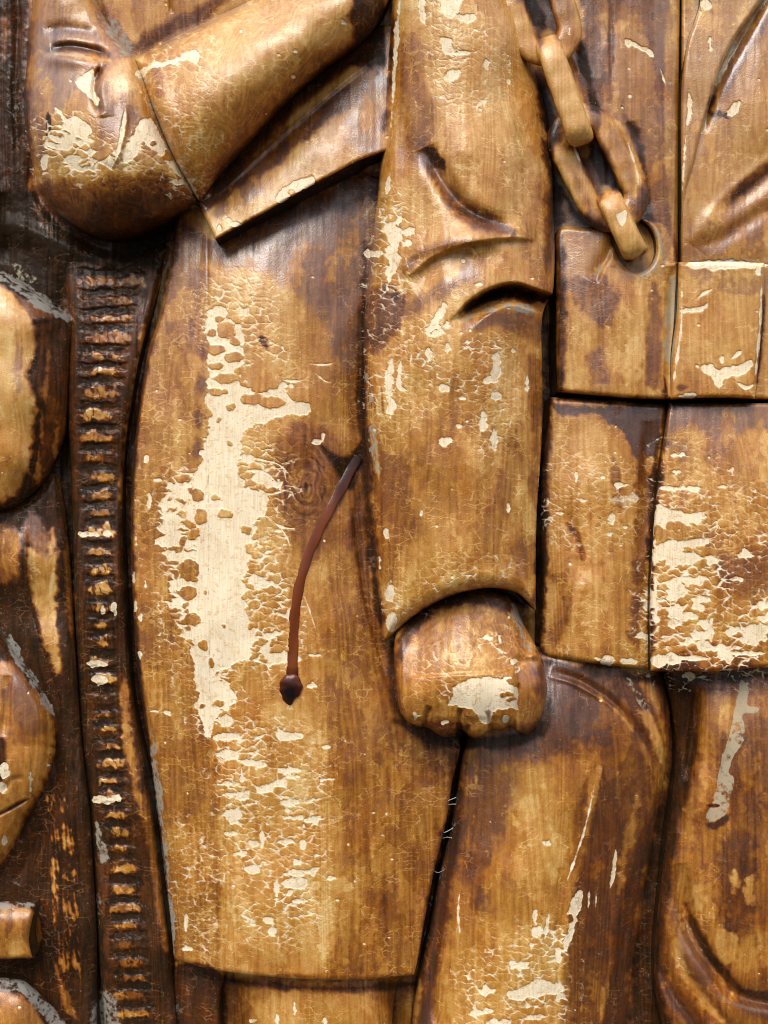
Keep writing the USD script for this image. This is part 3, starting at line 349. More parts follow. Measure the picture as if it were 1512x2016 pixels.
streak([(776, 690), (766, 740), (770, 800), (768, 830)], 8, 7); streak([(790, 700), (786, 760), (806, 770)], 4, 3); streak([(810, 690), (808, 720)], 3, 2); network([(750, 400), (800, 420), (790, 560), (740, 600)], -5); network([(740, 660), (860, 650), (860, 760), (780, 840), (730, 780)], -9); network([(850, 0), (960, 60), (980, 180), (880, 200)], -13); network([(930, 700), (990, 690), (990, 880), (930, 860)], -8); network([(780, 1160), (900, 1110), (1020, 1120), (900, 1150), (790, 1220)], -13)
# fist
ragged([(882, 1388), (896, 1354), (926, 1337), (961, 1331), (991, 1338), (1018, 1354), (1019, 1392), (991, 1396), (971, 1404), (966, 1422), (952, 1430), (941, 1408), (921, 1396), (901, 1390)], 4); spot(994, 1416, 6, 8); spot(1011, 1303, 9, 7); spot(956, 1256, 14, 4); spot(816, 1408, 6, 11, 4); spot(876, 1422, 7, 4); spot(1000, 1335, 8, 3); island(996, 1368, 13, 5); island(1008, 1376, 7, 4); network([(840, 1300), (980, 1250), (1010, 1300), (940, 1330), (860, 1360)], -12)
# waistband, tunic, chain, shirt
streak([(1336, 522), (1400, 521), (1470, 521), (1520, 523)], 9, 4); ragged([(1383, 720), (1399, 717), (1414, 726), (1439, 720), (1461, 716), (1481, 707), (1477, 723), (1461, 736), (1439, 740), (1425, 746), (1421, 762), (1408, 759), (1399, 742), (1383, 730)], 3); ragged([(1449, 752), (1466, 756), (1484, 756), (1478, 766), (1462, 766)], 2); ragged([(1340, 608), (1360, 606), (1380, 602), (1394, 596), (1384, 612), (1360, 615), (1340, 614)], 2); spot(1420, 706, 4, 10); streak([(1440, 706), (1456, 694), (1464, 688)], 4, 2); streak([(1343, 545), (1341, 640), (1332, 710), (1322, 780)], 2.2, 1.5); streak([(1500, 540), (1496, 640), (1484, 778)], 2.4, 1.5); ragged([(1326, 782), (1344, 774), (1368, 774), (1364, 783)], 2); spot(1494, 534, 6, 8); streak([(1370, 590), (1384, 578), (1400, 570)], 2, 2)  # top ledge streak: cream wood with sky highlight painted in
ragged([(1286, 1014), (1300, 990), (1322, 1004), (1386, 1010), (1380, 1028), (1351, 1033), (1336, 1042), (1308, 1040), (1296, 1060), (1286, 1080)], 5); ragged([(1286, 1084), (1306, 1068), (1341, 1063), (1396, 1058), (1396, 1068), (1346, 1084), (1331, 1098), (1301, 1104), (1286, 1110)], 4)
for a_ in ((1351, 1140, 20, 5), (1346, 1212, 32, 8), (1374, 1196, 14, 7), (1381, 1178, 20, 8), (1480, 1248, 17, 22), (1298, 1302, 14, 13), (1326, 1298, 15, 11), (1466, 1286, 42, 4), (1341, 961, 36, 5), (1336, 896, 15, 4), (1332, 928, 9, 3), (1420, 958, 9, 3), (1292, 1218, 8, 8), (1370, 1296, 30, 4), (1386, 1270, 12, 10), (1400, 1240, 5, 24), (1320, 1185, 4, 30), (1196, 1298, 14, 13), (1238, 1302, 16, 5), (1176, 1296, 8, 4), (1150, 985, 8, 3), (1222, 956, 12, 4), (1205, 1020, 4, 14), (1135, 940, 4, 12), (1186, 940, 5, 5), (1104, 1010, 8, 3), (1290, 1150, 3, 20), (1440, 1140, 22, 3)): spot(*a_)
island(1298, 1046, 10, 16); island(1330, 1036, 24, 8)
network([(1290, 1110), (1420, 1100), (1440, 1200), (1540, 1180), (1540, 1310), (1288, 1310)], -4); network([(1300, 880), (1420, 930), (1440, 1060), (1300, 1000)], -11); network([(1400, 1000), (1540, 980), (1540, 1080), (1420, 1090)], -7); network([(1090, 920), (1240, 930), (1230, 1060), (1100, 1060)], -14)
streak([(1236, 280), (1254, 340), (1256, 386)], 2.4, 1.5); streak([(1128, 280), (1146, 330)], 2, 1.5); spot(1122, 62, 4, 8); ragged([(1205, 412), (1216, 420), (1230, 412), (1234, 423), (1228, 446), (1216, 434)], 2); ragged([(1230, 77), (1248, 80), (1263, 91), (1281, 98), (1287, 113), (1267, 103), (1245, 90), (1237, 92)], 2.5); ragged([(1428, 226), (1440, 208), (1456, 198), (1454, 214), (1442, 230)], 2.5); streak([(1356, 176), (1358, 215), (1352, 250)], 5, 2); streak([(1448, 84), (1430, 122), (1410, 165)], 4.5, 3); streak([(1352, 250), (1346, 330), (1344, 380)], 2, 2); spot(1398, 85, 5, 14); spot(1390, 8, 8, 10); streak([(1300, 135), (1318, 190)], 2, 2)
for a_ in ((1115, 50, 4, 10), (1112, 265, 10, 2)): spot(*a_)
# trousers, post, left edge
ragged([(1141, 1752), (1147, 1764), (1137, 1812), (1118, 1866), (1106, 1872), (1120, 1824), (1126, 1804), (1114, 1798)], 3); ragged([(1213, 1672), (1211, 1722), (1201, 1747), (1206, 1702)], 1.5); streak([(1171, 1542), (1151, 1632), (1128, 1702), (1113, 1742)], 2.4, 1.6); streak([(1174, 1752), (1172, 1800)], 2, 2); streak([(1160, 1750), (1158, 1790)], 2, 2)
ragged([(1001, 1954), (1036, 1938), (1066, 1929), (1101, 1938), (1102, 1952), (1081, 1958), (1056, 1963), (1026, 1967), (1006, 1964)], 4); spot(1053, 1807, 7, 15, 3); spot(1056, 1835, 8, 10, 3); spot(1078, 1660, 9, 7, 3); spot(1046, 1860, 5, 4); spot(935, 1985, 4, 12); spot(960, 1990, 12, 3); spot(1100, 1880, 5, 14); streak([(1082, 1790), (1072, 1850)], 3, 2)
network([(1000, 1870), (1108, 1840), (1106, 2016), (1010, 2060), (920, 2030), (950, 1970)], -6.5); network([(920, 1900), (1010, 1870), (1000, 1960), (930, 1990)], -8); streak([(904, 1760), (902, 1800), (906, 1840)], 2, 2)
for a_ in ((8, 1518, 9, 16), (4, 1550, 8, 10), (10, 1652, 6, 11), (60, 1545, 2.5, 26), (212, 1048, 9, 8), (172, 1052, 16, 5), (226, 1200, 6, 14), (202, 1200, 4, 10), (190, 1306, 20, 8), (196, 1338, 18, 10), (205, 1575, 24, 8), (234, 1573, 6, 6), (180, 1050, 12, 4), (640, 2010, 4, 8), (545, 2006, 3, 10), (580, 1985, 3, 14), (500, 2008, 8, 3)): spot(*a_)
# flecks all over
fr_ = np.random.default_rng(77)
for k_ in range(260):
    x_, y_ = fr_.uniform(0, 1512), fr_.uniform(0, 2016)
    if stain_shade[int((y_ - V0) / G), int((x_ - U0) / G)] < 0.6: spot(x_, y_, fr_.uniform(1.0, 3.4), fr_.uniform(0.9, 2.4), 2.0)
# flakes: cells of the crackled film, smaller across the grain
cr_ = np.random.default_rng(9); gx_, gy_ = np.meshgrid(np.arange(U0, U1, 31.0), np.arange(V0, V1, 12.5)); gx_[1::2] += 15
cell_ = np.column_stack([gx_.ravel() + cr_.uniform(-13, 13, gx_.size), gy_.ravel() + cr_.uniform(-6, 6, gx_.size)])
base_ = ndi.map_coordinates(net_at, [(cell_[:, 1] - V0) / G, (cell_[:, 0] - U0) / G], order=1, mode='nearest')
live_ = base_ > -30
val_ = base_ + cr_.normal(0, 4.2, len(base_))
near_ = net_at > -28
q_ = np.column_stack([(UU[near_] + 7 * N_warp1[near_]) / 2.3, VV[near_] + 4 * N_fine[near_]])
dd_, ii_ = cKDTree(cell_ / [2.3, 1]).query(q_, k=2)
edge_ = (dd_[:, 1] - dd_[:, 0]) / 2; v_ = val_[ii_[:, 0]]
gap_ = 1.5 * np.exp(np.clip(net_at[near_], -28, 0) / 5.0) * (1 + 0.8 * N_mid[near_])
net_bare_ = np.where(v_ > 0, 1.0 + edge_, gap_ - edge_)
bare_at[near_] = np.maximum(bare_at[near_], net_bare_)
for x_, y_, rx_, ry_ in islands:
    sl_ = window((x_ - rx_, y_ - ry_), (x_ + rx_, y_ + ry_), 12); rr_ = np.hypot((UU[sl_] - x_) / rx_, (VV[sl_] - y_) / ry_)
    bare_at[sl_] = np.minimum(bare_at[sl_], (rr_ - 1) * min(rx_, ry_) + 2.2 * N_fine[sl_] + 1.5 * N_flake[sl_])
# layered lacquer: crisp-edged thinner and thicker films, and dark runs along the grain
chain_ = np.zeros((NV, NU))
for pts_ in ([(1000, -40), (1060, 80), (1110, 180), (1180, 330), (1260, 520)],): line([(chain_, 1.0)], pts_, 60, 10, 0)
step_ = lambda n, at, w: smooth01((n - at) / w)
mid_ = smooth01((stain_shade - 0.12) / 0.2) * (1 - 0.6 * smooth01((stain_shade - 0.75) / 0.2))
stain_shade += knot_add_
stain_shade += (1 - 0.8 * chain_) * (1 - 0.8 * knot_) * mid_ * (-0.10 * step_(N_patch + 0.25 * N_fine, 0.30, 0.16) + 0.045 * step_(-N_patch2 + 0.3 * N_warp1, 0.36, 0.18) - 0.07 * step_(N_patch2 + 0.3 * N_fine, 0.25, 0.14) + 0.05 * step_(N_run + 0.3 * N_mid, 0.52, 0.2) - 0.06 * step_(-N_run + 0.3 * N_mid, 0.62, 0.2))
purple_sheen *= 1 - 0.8 * step_(N_patch + 0.3 * N_fine, 0.28, 0.2)
dust *= np.clip(0.85 + 0.5 * N_warp1, 0, 1)
stain_shade = np.clip(stain_shade, 0, 1.08)

# ---------------------------------------------------------------- materials
def varnished(path, red=0.0):
    nodes = {
        'a': ('attribute', {'attribute': 'wear'}), 'sa': ('separate_xyz', {}),
        'b': ('attribute', {'attribute': 'soil'}), 'sb': ('separate_xyz', {}),
        'geo': ('geometry', {}),
        'mg': ('mapping', {'scale': (520, 300, 16)}), 'grain': ('noise_texture', {'scale': 1.0, 'detail': 4.0, 'roughness': 0.6}),
        'mf': ('mapping', {'scale': (900, 600, 60)}), 'fibre': ('noise_texture', {'scale': 1.0, 'detail': 2.0}),
        'blot': ('noise_texture', {'scale': 70.0, 'detail': 6.0, 'roughness': 0.65}),
        'fine': ('noise_texture', {'scale': 900.0, 'detail': 3.0, 'roughness': 0.6}),
        'mid': ('noise_texture', {'scale': 260.0, 'detail': 3.0, 'roughness': 0.6}),
        'mr': ('mapping', {'scale': (34, 34, 2.6)}), 'rn': ('noise_texture', {'scale': 1.0, 'detail': 1.5}), 'rg': ('math', {'math_type': 'multiply', 'value2': 15.0}), 'rp': ('math', {'math_type': 'pingpong', 'value2': 0.5}), 's4': ('math', {'math_type': 'multiply_add', 'value2': 0.20}), 's5': ('math', {'math_type': 'multiply_add', 'value2': 0.22}), 's6': ('math', {'math_type': 'multiply_add', 'value2': 0.12}),
        # stain density
        's1': ('math', {'math_type': 'multiply_add', 'value2': 0.16}), 's2': ('math', {'math_type': 'multiply_add', 'value2': 0.30}), 's3': ('math', {'math_type': 'multiply_add', 'value2': 0.20}),
        'off': ('math', {'math_type': 'add', 'value2': -0.56}),
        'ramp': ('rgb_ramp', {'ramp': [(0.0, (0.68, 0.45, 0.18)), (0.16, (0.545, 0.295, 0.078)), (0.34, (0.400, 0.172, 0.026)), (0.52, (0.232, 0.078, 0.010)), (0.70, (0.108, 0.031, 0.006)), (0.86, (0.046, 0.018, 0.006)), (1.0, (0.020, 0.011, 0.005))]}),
        'hu': ('noise_texture', {'scale': 22.0, 'detail': 3.0, 'roughness': 0.6}), 'hm': ('map_range', {'from_min': 0.40, 'from_max': 0.66, 'to_min': 0.0, 'to_max': 0.85, 'clamp': True}), 'red': ('mix', {'mix_type': 'multiply', 'color2': (1.0, 0.84, 0.74)}), 'pur': ('mix', {'color2': (0.082, 0.034, 0.023)}),
        # cracks
        'wn': ('noise_texture', {'scale': 240.0, 'detail': 2.0}), 'wo': ('vector_math', {'math_type': 'subtract', 'vector2': (0.5, 0.5, 0.5)}), 'ws': ('vector_math', {'math_type': 'scale', 'scale': 0.0042}), 'wp': ('vector_math', {'math_type': 'add'}),
        'mc': ('mapping', {'scale': (74, 74, 200)}), 'cv': ('voronoi_texture', {'feature': 'distance_to_edge', 'scale': 1.0}),
        'cm': ('noise_texture', {'scale': 60.0, 'detail': 4.0, 'roughness': 0.65}),
        'cw': ('math', {'math_type': 'multiply_add', 'value2': 0.30, 'value3': -0.160}), 'cw2': ('math', {'math_type': 'multiply_add', 'value2': 0.062}),
        'cl': ('math', {'math_type': 'subtract'}),
        'line': ('map_range', {'from_min': 0.0, 'from_max': 0.035, 'to_min': 0.0, 'to_max': 1.0, 'clamp': True}),
        'ls': ('math', {'math_type': 'multiply_add', 'value2': -0.19}),
        # specks of dust and pits
        'pv': ('voronoi_texture', {'feature': 'f1', 'scale': 420.0}), 'pr': ('separate_xyz', {}), 'pt': ('math', {'math_type': 'multiply', 'value2': 0.16}), 'pl': ('math', {'math_type': 'power', 'value2': 3.0}),
        'pd': ('math', {'math_type': 'less_than'}), 'pm': ('math', {'math_type': 'multiply', 'value2': 0.55}), 'spk': ('mix', {'color2': (0.50, 0.42, 0.30)}),
        # lost varnish
        'bn': ('math', {'math_type': 'multiply_add', 'value2': 0.22, 'value3': -0.11}), 'bn2': ('math', {'math_type': 'add'}),
        'bare': ('map_range', {'range_type': 'smoothstep', 'from_min': 0.475, 'from_max': 0.535, 'to_min': 0.0, 'to_max': 1.0}),
        'resid': ('map_range', {'range_type': 'smoothstep', 'from_min': 0.34, 'from_max': 0.47, 'to_min': 0.60, 'to_max': 1.0}), 'bres': ('math', {'math_type': 'multiply'}), 'bmax': ('math', {'math_type': 'maximum'}),
        'lw': ('math', {'math_type': 'multiply', 'value2': 0.05}),
        'rim': ('map_range', {'range_type': 'smoothstep', 'from_min': 0.41, 'from_max': 0.50, 'to_min': 0.0, 'to_max': -0.10}), 'rim2': ('math', {'math_type': 'add'}),
        'wg': ('math', {'math_type': 'multiply_add', 'value2': 0.45}), 'wg2': ('math', {'math_type': 'multiply', 'value2': 0.62}),
        'wood': ('rgb_ramp', {'ramp': [(0.30, (0.56, 0.42, 0.26)), (0.42, (0.72, 0.555, 0.35)), (0.55, (0.80, 0.645, 0.435)), (0.75, (0.85, 0.715, 0.51))]}),
        'c1': ('mix', {}), 'dust2': ('mix', {'color1': (0.27, 0.245, 0.21), 'color2': (0.44, 0.36, 0.23)}), 'dustc': ('mix', {}),
        'dn': ('math', {'math_type': 'multiply_add', 'value2': 2.4, 'value3': -1.35}), 'dn2': ('math', {'math_type': 'add'}),
        'dm': ('map_range', {'range_type': 'smoothstep', 'from_min': 0.25, 'from_max': 0.75}),
        'dm1': ('math', {'math_type': 'multiply', 'value2': 0.80}),
        # relief: varnish film, cracks, grit
        'h1': ('math', {'math_type': 'multiply', 'value2': -0.75}), 'h2': ('math', {'math_type': 'multiply_add', 'value2': 0.58}), 'h3': ('math', {'math_type': 'multiply_add', 'value2': 0.10}),
        'h4': ('math', {'math_type': 'multiply_add', 'value2': 0.35}),
        'bump': ('bump', {'strength': 0.8, 'distance': 0.00055}), 'bump2': ('bump', {'strength': 0.45, 'distance': 0.00045}),
        'ro': ('mix_float', {'b': 0.62}), 'rv': ('map_range', {'from_min': 0.36, 'from_max': 0.62, 'to_min': 0.17, 'to_max': 0.52, 'clamp': True}), 'ro2': ('mix_float', {'b': 0.9}),
        'sd': ('map_range', {'from_min': 0.55, 'from_max': 0.95, 'to_min': 0.50, 'to_max': 0.10, 'clamp': True}), 'sp': ('mix_float', {'b': 0.25}), 'sp2': ('mix_float', {'b': 0.1}),
        'cp': ('math', {'math_type': 'multiply_add', 'value2': 0.9}), 'ct': ('math', {'math_type': 'multiply', 'value2': 0.55}), 'pk': ('math', {'math_type': 'multiply', 'value2': 0.6}), 'cs': ('map_range', {'from_min': 0.35, 'from_max': 0.85, 'to_min': 0.16, 'to_max': 0.0, 'clamp': True}), 'inv': ('math', {'math_type': 'subtract', 'value1': 1.0}), 'p': ('principled_bsdf', {'coat_roughness': 0.24, 'coat_ior': 1.6}),
    }
    links = [('a.vector', 'sa.vector'), ('b.vector', 'sb.vector'), ('geo.position', 'mg.vector'), ('mg.vector', 'grain.vector'), ('geo.position', 'mf.vector'), ('mf.vector', 'fibre.vector'),
             ('geo.position', 'blot.vector'), ('geo.position', 'fine.vector'), ('geo.position', 'mid.vector'),
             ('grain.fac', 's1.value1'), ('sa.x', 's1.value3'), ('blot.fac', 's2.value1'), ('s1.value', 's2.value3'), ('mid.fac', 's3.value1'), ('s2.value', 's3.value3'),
             ('geo.position', 'mr.vector'), ('mr.vector', 'rn.vector'), ('rn.fac', 'rg.value1'), ('rg.value', 'rp.value1'), ('rp.value', 's4.value1'), ('s3.value', 's4.value3'), ('fine.fac', 's5.value1'), ('s4.value', 's5.value3'), ('fibre.fac', 's6.value1'), ('s5.value', 's6.value3'), ('s6.value', 'off.value1'), ('sa.z', 'pk.value1'), ('pk.value', 'pur.fac'), ('geo.position', 'hu.vector'), ('hu.fac', 'hm.value'), ('hm.result', 'red.fac'), ('ramp.color', 'red.color1'), ('red.color', 'pur.color1'),
             ('geo.position', 'wn.vector'), ('wn.color', 'wo.vector1'), ('wo.vector', 'ws.vector1'), ('ws.vector', 'wp.vector1'), ('geo.position', 'wp.vector2'), ('wp.vector', 'mc.vector'), ('mc.vector', 'cv.vector'),
             ('geo.position', 'cm.vector'), ('cm.fac', 'cw.value1'), ('sb.y', 'cw2.value1'), ('cw.value', 'cw2.value3'), ('cw2.value', 'cl.value1'), ('cv.distance', 'cl.value2'), ('cl.value', 'line.value'),
             ('bn2.value', 'rim.value'), ('rim.result', 'rim2.value1'), ('off.value', 'rim2.value2'), ('line.result', 'ls.value1'), ('rim2.value', 'ls.value3'), ('ls.value', 'ramp.fac'),
             ('geo.position', 'pv.vector'), ('pv.color', 'pr.vector'), ('pr.x', 'pl.value1'), ('pl.value', 'pt.value1'), ('pv.distance', 'pd.value1'), ('pt.value', 'pd.value2'), ('pd.value', 'pm.value1'), ('pm.value', 'spk.fac'), ('pur.color', 'spk.color1'),
             ('blot.fac', 'bn.value1'), ('bn.value', 'bn2.value1'), ('sa.y', 'bn2.value2'), ('bn2.value', 'bare.value'),
             ('line.result', 'lw.value1'), ('mid.fac', 'resid.value'), ('resid.result', 'bres.value1'), ('bare.result', 'bres.value2'), ('bres.value', 'bmax.value1'), ('lw.value', 'bmax.value2'), ('bmax.value', 'c1.fac'), ('spk.color', 'c1.color1'), ('fibre.fac', 'wg2.value1'), ('blot.fac', 'wg.value1'), ('wg2.value', 'wg.value3'), ('wg.value', 'wood.fac'), ('wood.color', 'c1.color2'),
             ('mid.fac', 'dn.value1'), ('dn.value', 'dn2.value1'), ('sb.x', 'dn2.value2'), ('dn2.value', 'dm.value'), ('dm.result', 'dm1.value1'), ('sb.z', 'dust2.fac'), ('dust2.color', 'dustc.color2'), ('dm1.value', 'dustc.fac'), ('c1.color', 'dustc.color1'), ('dustc.color', 'p.base_color'),
             ('bmax.value', 'h1.value1'), ('fine.fac', 'h2.value1'), ('h1.value', 'h2.value3'), ('grain.fac', 'h3.value1'), ('h2.value', 'h3.value3'), ('mid.fac', 'h4.value1'), ('h3.value', 'h4.value3'), ('h4.value', 'bump.height'), ('bump.normal', 'p.normal'),
             ('blot.fac', 'rv.value'), ('rv.result', 'ro.a'), ('bare.result', 'ro.fac'), ('ro.result', 'ro2.a'), ('dm1.value', 'ro2.fac'), ('ro2.result', 'p.roughness'),
             ('off.value', 'sd.value'), ('sd.result', 'sp.a'), ('bare.result', 'sp.fac'), ('sp.result', 'sp2.a'), ('dm1.value', 'sp2.fac'), ('sp2.result', 'p.specular_ior_level'), ('bare.result', 'inv.value2'), ('inv.value', 'ct.value1'), ('off.value', 'cs.value'), ('sa.z', 'cp.value1'), ('cs.result', 'cp.value3'), ('cp.value', 'ct.value2'), ('ct.value', 'p.coat_weight'), ('bump2.normal', 'p.coat_normal'), ('h4.value', 'bump2.height')]
    return usdkit.material(stage, path, nodes, links, surface='p.BSDF')

WOOD = varnished('/World/Looks/varnished_wood')
RESIN = usdkit.material(stage, '/World/Looks/resin', {
    'a': ('attribute', {'attribute': 'wear'}), 'sa': ('separate_xyz', {}),
    'c': ('rgb_ramp', {'ramp': [(0.0, (0.170, 0.038, 0.009)), (0.5, (0.060, 0.012, 0.005)), (1.0, (0.006, 0.004, 0.004))]}),
    'geo': ('geometry', {}), 'n': ('noise_texture', {'scale': 300.0, 'detail': 2.0}), 'bump': ('bump', {'strength': 0.3, 'distance': 0.0006}),
    'p': ('principled_bsdf', {'roughness': 0.24, 'specular_ior_level': 0.3})},
    [('a.vector', 'sa.vector'), ('sa.x', 'c.fac'), ('c.color', 'p.base_color'), ('geo.position', 'n.vector'), ('n.fac', 'bump.height'), ('bump.normal', 'p.normal')], surface='p.BSDF')
WEB = usdkit.material(stage, '/World/Looks/spider_silk', {'p': ('principled_bsdf', {'base_color': (0.7, 0.7, 0.68), 'roughness': 0.6})}, surface='p.BSDF')

# ---------------------------------------------------------------- builders
def space(u, v, z):
    """A point of the drawing at depth z (towards the viewer) in metres."""
    k = (DIST - (z - ZR)) / DIST
    return np.stack([(u - 756) * S * k, -z * S, CZ + (1008 - v) * S * k], -1)

used = {}
def numbered(path):
    k = used.get(path, 0); used[path] = k + 1
    return path if k == 0 else f'{path}_{k:03d}'

def thing(name, label, cat, group=None):
    x = UsdGeom.Xform.Define(stage, numbered('/World/' + name)); o = x.GetPrim()
    o.SetCustomDataByKey('label', label); o.SetCustomDataByKey('category', cat)
    if group: o.SetCustomDataByKey('group', group)
    return str(o.GetPath())

def write(path, v, f, n, wear, soil, mat, label=None):
    m = UsdGeom.Mesh.Define(stage, path)
    m.CreatePointsAttr(Vt.Vec3fArray.FromNumpy(v.astype(np.float32)))
    m.CreateFaceVertexCountsAttr(Vt.IntArray.FromNumpy(np.full(len(f), 3, np.int32)))
    m.CreateFaceVertexIndicesAttr(Vt.IntArray.FromNumpy(f.astype(np.int32).ravel()))
    m.CreateSubdivisionSchemeAttr('none')
    m.CreateNormalsAttr(Vt.Vec3fArray.FromNumpy(n.astype(np.float32))); m.SetNormalsInterpolation('vertex')
    api = UsdGeom.PrimvarsAPI(m)
    for name, x in (('wear', wear), ('soil', soil)):
        api.CreatePrimvar(name, Sdf.ValueTypeNames.Float3Array, 'vertex').Set(Vt.Vec3fArray.FromNumpy(np.asarray(x, np.float32)))
    UsdShade.MaterialBindingAPI.Apply(m.GetPrim()).Bind(mat)
    if label: m.GetPrim().SetCustomDataByKey('label', label)
    return path

def normals(v, f):
    n = np.zeros_like(v); c = np.cross(v[f[:, 1]] - v[f[:, 0]], v[f[:, 2]] - v[f[:, 0]])
    for k in range(3): np.add.at(n, f[:, k], c)
    L = np.linalg.norm(n, axis=1, keepdims=True)
    return np.where(L > 0, n / np.maximum(L, 1e-30), [0, -1.0, 0])

TRIS = [0]
def carve(parent, name, outline, ctrl, edge=(40, 40, 'round'), back=-12.0, folds=(), extra=None, label=None, tool=1.5, soft=0.0, wall_dark=1.0, top=False, coarse=1):
    """One carved piece: an outline on the relief, its depth through control points (u, v, z), rounded or chamfered edges and folds; solid back to the board."""
    curve = spline(outline)
    curve = np.clip(curve, [U0 + 2, V0 + 2], [U1 - 2, V1 - 2])
    sl = window(curve.min(0), curve.max(0), 8)
    u, v = UU[sl].copy(), VV[sl].copy()
    d, near = signed(curve, sl)
    keep = d > 0
    z = height(sl, d, ctrl, edge, folds, extra, tool, soft)
    q = keep[:-1, :-1] | keep[1:, :-1] | keep[:-1, 1:] | keep[1:, 1:]
    out = ~keep
    u[out] = near[out][:, 0]; v[out] = near[out][:, 1]
    need = np.zeros_like(keep)
    need[:-1, :-1] |= q; need[1:, :-1] |= q; need[:-1, 1:] |= q; need[1:, 1:] |= q
    ids = np.full(keep.shape, -1); ids[need] = np.arange(need.sum())
    P = space(u, v, z)[need]
    a, b, c, e = ids[:-1, :-1][q], ids[:-1, 1:][q], ids[1:, 1:][q], ids[1:, :-1][q]
    F = np.vstack([np.column_stack([a, e, c]), np.column_stack([a, c, b])])
    ar = np.linalg.norm(np.cross(P[F[:, 1]] - P[F[:, 0]], P[F[:, 2]] - P[F[:, 0]]), axis=1)
    F = F[ar > 1e-13]
    N = normals(P, F)
    # walls back to the board
    E = np.vstack([F[:, [0, 1]], F[:, [1, 2]], F[:, [2, 0]]])
    key = np.sort(E, 1); _, idx, cnt = np.unique(key[:, 0].astype(np.int64) * (len(P) + 1) + key[:, 1], return_index=True, return_counts=True)
    B = E[idx[cnt == 1]]
    rim = np.unique(B); rm = np.full(len(P), -1); rm[rim] = np.arange(len(rim))
    front = P[rim]; rear = front.copy(); rear[:, 1] = -back * S
    n0 = len(P)
    WV = np.vstack([front, rear]); i, j, r = rm[B[:, 0]], rm[B[:, 1]], len(rim)
    WF = np.vstack([np.column_stack([j, i, i + r]), np.column_stack([j, i + r, j + r])])
    WN = normals(WV, WF)
    wear = np.column_stack([stain_shade[sl][need], bare01[sl][need], purple_sheen[sl][need]])
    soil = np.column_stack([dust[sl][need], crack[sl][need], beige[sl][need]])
    ww = np.column_stack([np.maximum(stain_shade[sl][need][rim], wall_dark), np.full(len(rim), 0.2), np.zeros(len(rim))]); ws = np.zeros((len(rim), 3))  # walls darkest: stained sides with the shade of the gaps painted in
    Pv = np.vstack([P, WV]); Fv = np.vstack([F, WF + n0])
    TRIS[0] += len(Fv)
    return write(numbered(f'{parent}/{name}'), Pv, Fv, np.vstack([N, WN]), np.vstack([wear, ww, ww]), np.vstack([soil, ws, ws]), WOOD, label)

def height(sl, d, ctrl, edge, folds=(), extra=None, tool=1.5, soft=0.0):
    c = np.array(ctrl, float)
    u, v = UU[sl], VV[sl]
    if len(c) < 4:
        z = np.full(u.shape, c[:, 2].mean())
    else:
        st = 8
        rb = RBFInterpolator(c[:, :2] / 300, c[:, 2], kernel='thin_plate_spline', smoothing=0.0)
        cu, cv = u[0, ::st], v[::st, 0]
        cu = np.append(cu, cu[-1] + G * st); cv = np.append(cv, cv[-1] + G * st)
        gu, gv = np.meshgrid(cu, cv)
        zc = rb(np.column_stack([gu.ravel(), gv.ravel()]) / 300).reshape(gu.shape)
        z = ndi.map_coordinates(zc, [(v - v[0, 0]) / (G * st), (u - u[0, 0]) / (G * st)], order=3, mode='nearest')
    R, drop, kind = edge
    t = np.clip(d / R, 0, 1)
    if kind == 'round':
        e = -drop * (1 - np.sqrt(np.clip(1 - (1 - t) ** 2, 0, 1)))
    else:
        e = -drop * (1 - t)
    if soft:
        e = ndi.gaussian_filter(e, soft / G)
    z = z + e
    for kind, pts, *a in folds:
        p = np.array([x[:2] for x in pts]); pad = 4 * max(a[:2]) if kind == 's' else 3.2 * a[0]
        w = window(p.min(0), p.max(0), pad)
        r0, r1 = max(w[0].start, sl[0].start), min(w[0].stop, sl[0].stop); c0, c1 = max(w[1].start, sl[1].start), min(w[1].stop, sl[1].stop)
        if r1 <= r0 or c1 <= c0: continue
        w = (slice(r0, r1), slice(c0, c1)); loc = (slice(r0 - sl[0].start, r1 - sl[0].start), slice(c0 - sl[1].start, c1 - sl[1].start))
        dd, side, tt = along(pts, w)
        taper = np.clip(np.minimum(tt, 1 - tt) / 0.18, 0, 1) ** 0.6
        if kind == 'g':
            z[loc] -= taper * a[1] * np.exp(-(dd / a[0]) ** 2)
        elif kind == 'v':
            z[loc] -= np.clip(taper * 1.5, 0, 1) * a[1] * np.clip(1 - dd / a[0], 0, 1)
        elif kind == 's':                    # a fold: sharp side of width a0, falling away over a1, a2 high on the right-hand side
            s = dd * side
            z[loc] += taper * a[2] * np.where(s > 0, np.exp(-(s / a[1]) ** 2), np.exp(-(s / a[0]) ** 2))* np.where(s > -a[0] * 3, 1, 0)
    if extra is not None:
        z = extra(z, u, v, d, sl)
    z = z + tool * (0.30 * N_tool[sl] + 0.2 * N_mid[sl] + 1.25 * N_facet[sl]) + 0.12 * N_grain[sl] * tool
    return z - film[sl]

bare01 = 0.5 + np.clip(bare_at, -12, 12) / 24.0
film = 1.25 * smooth01(bare_at / 2.0 + 0.5)
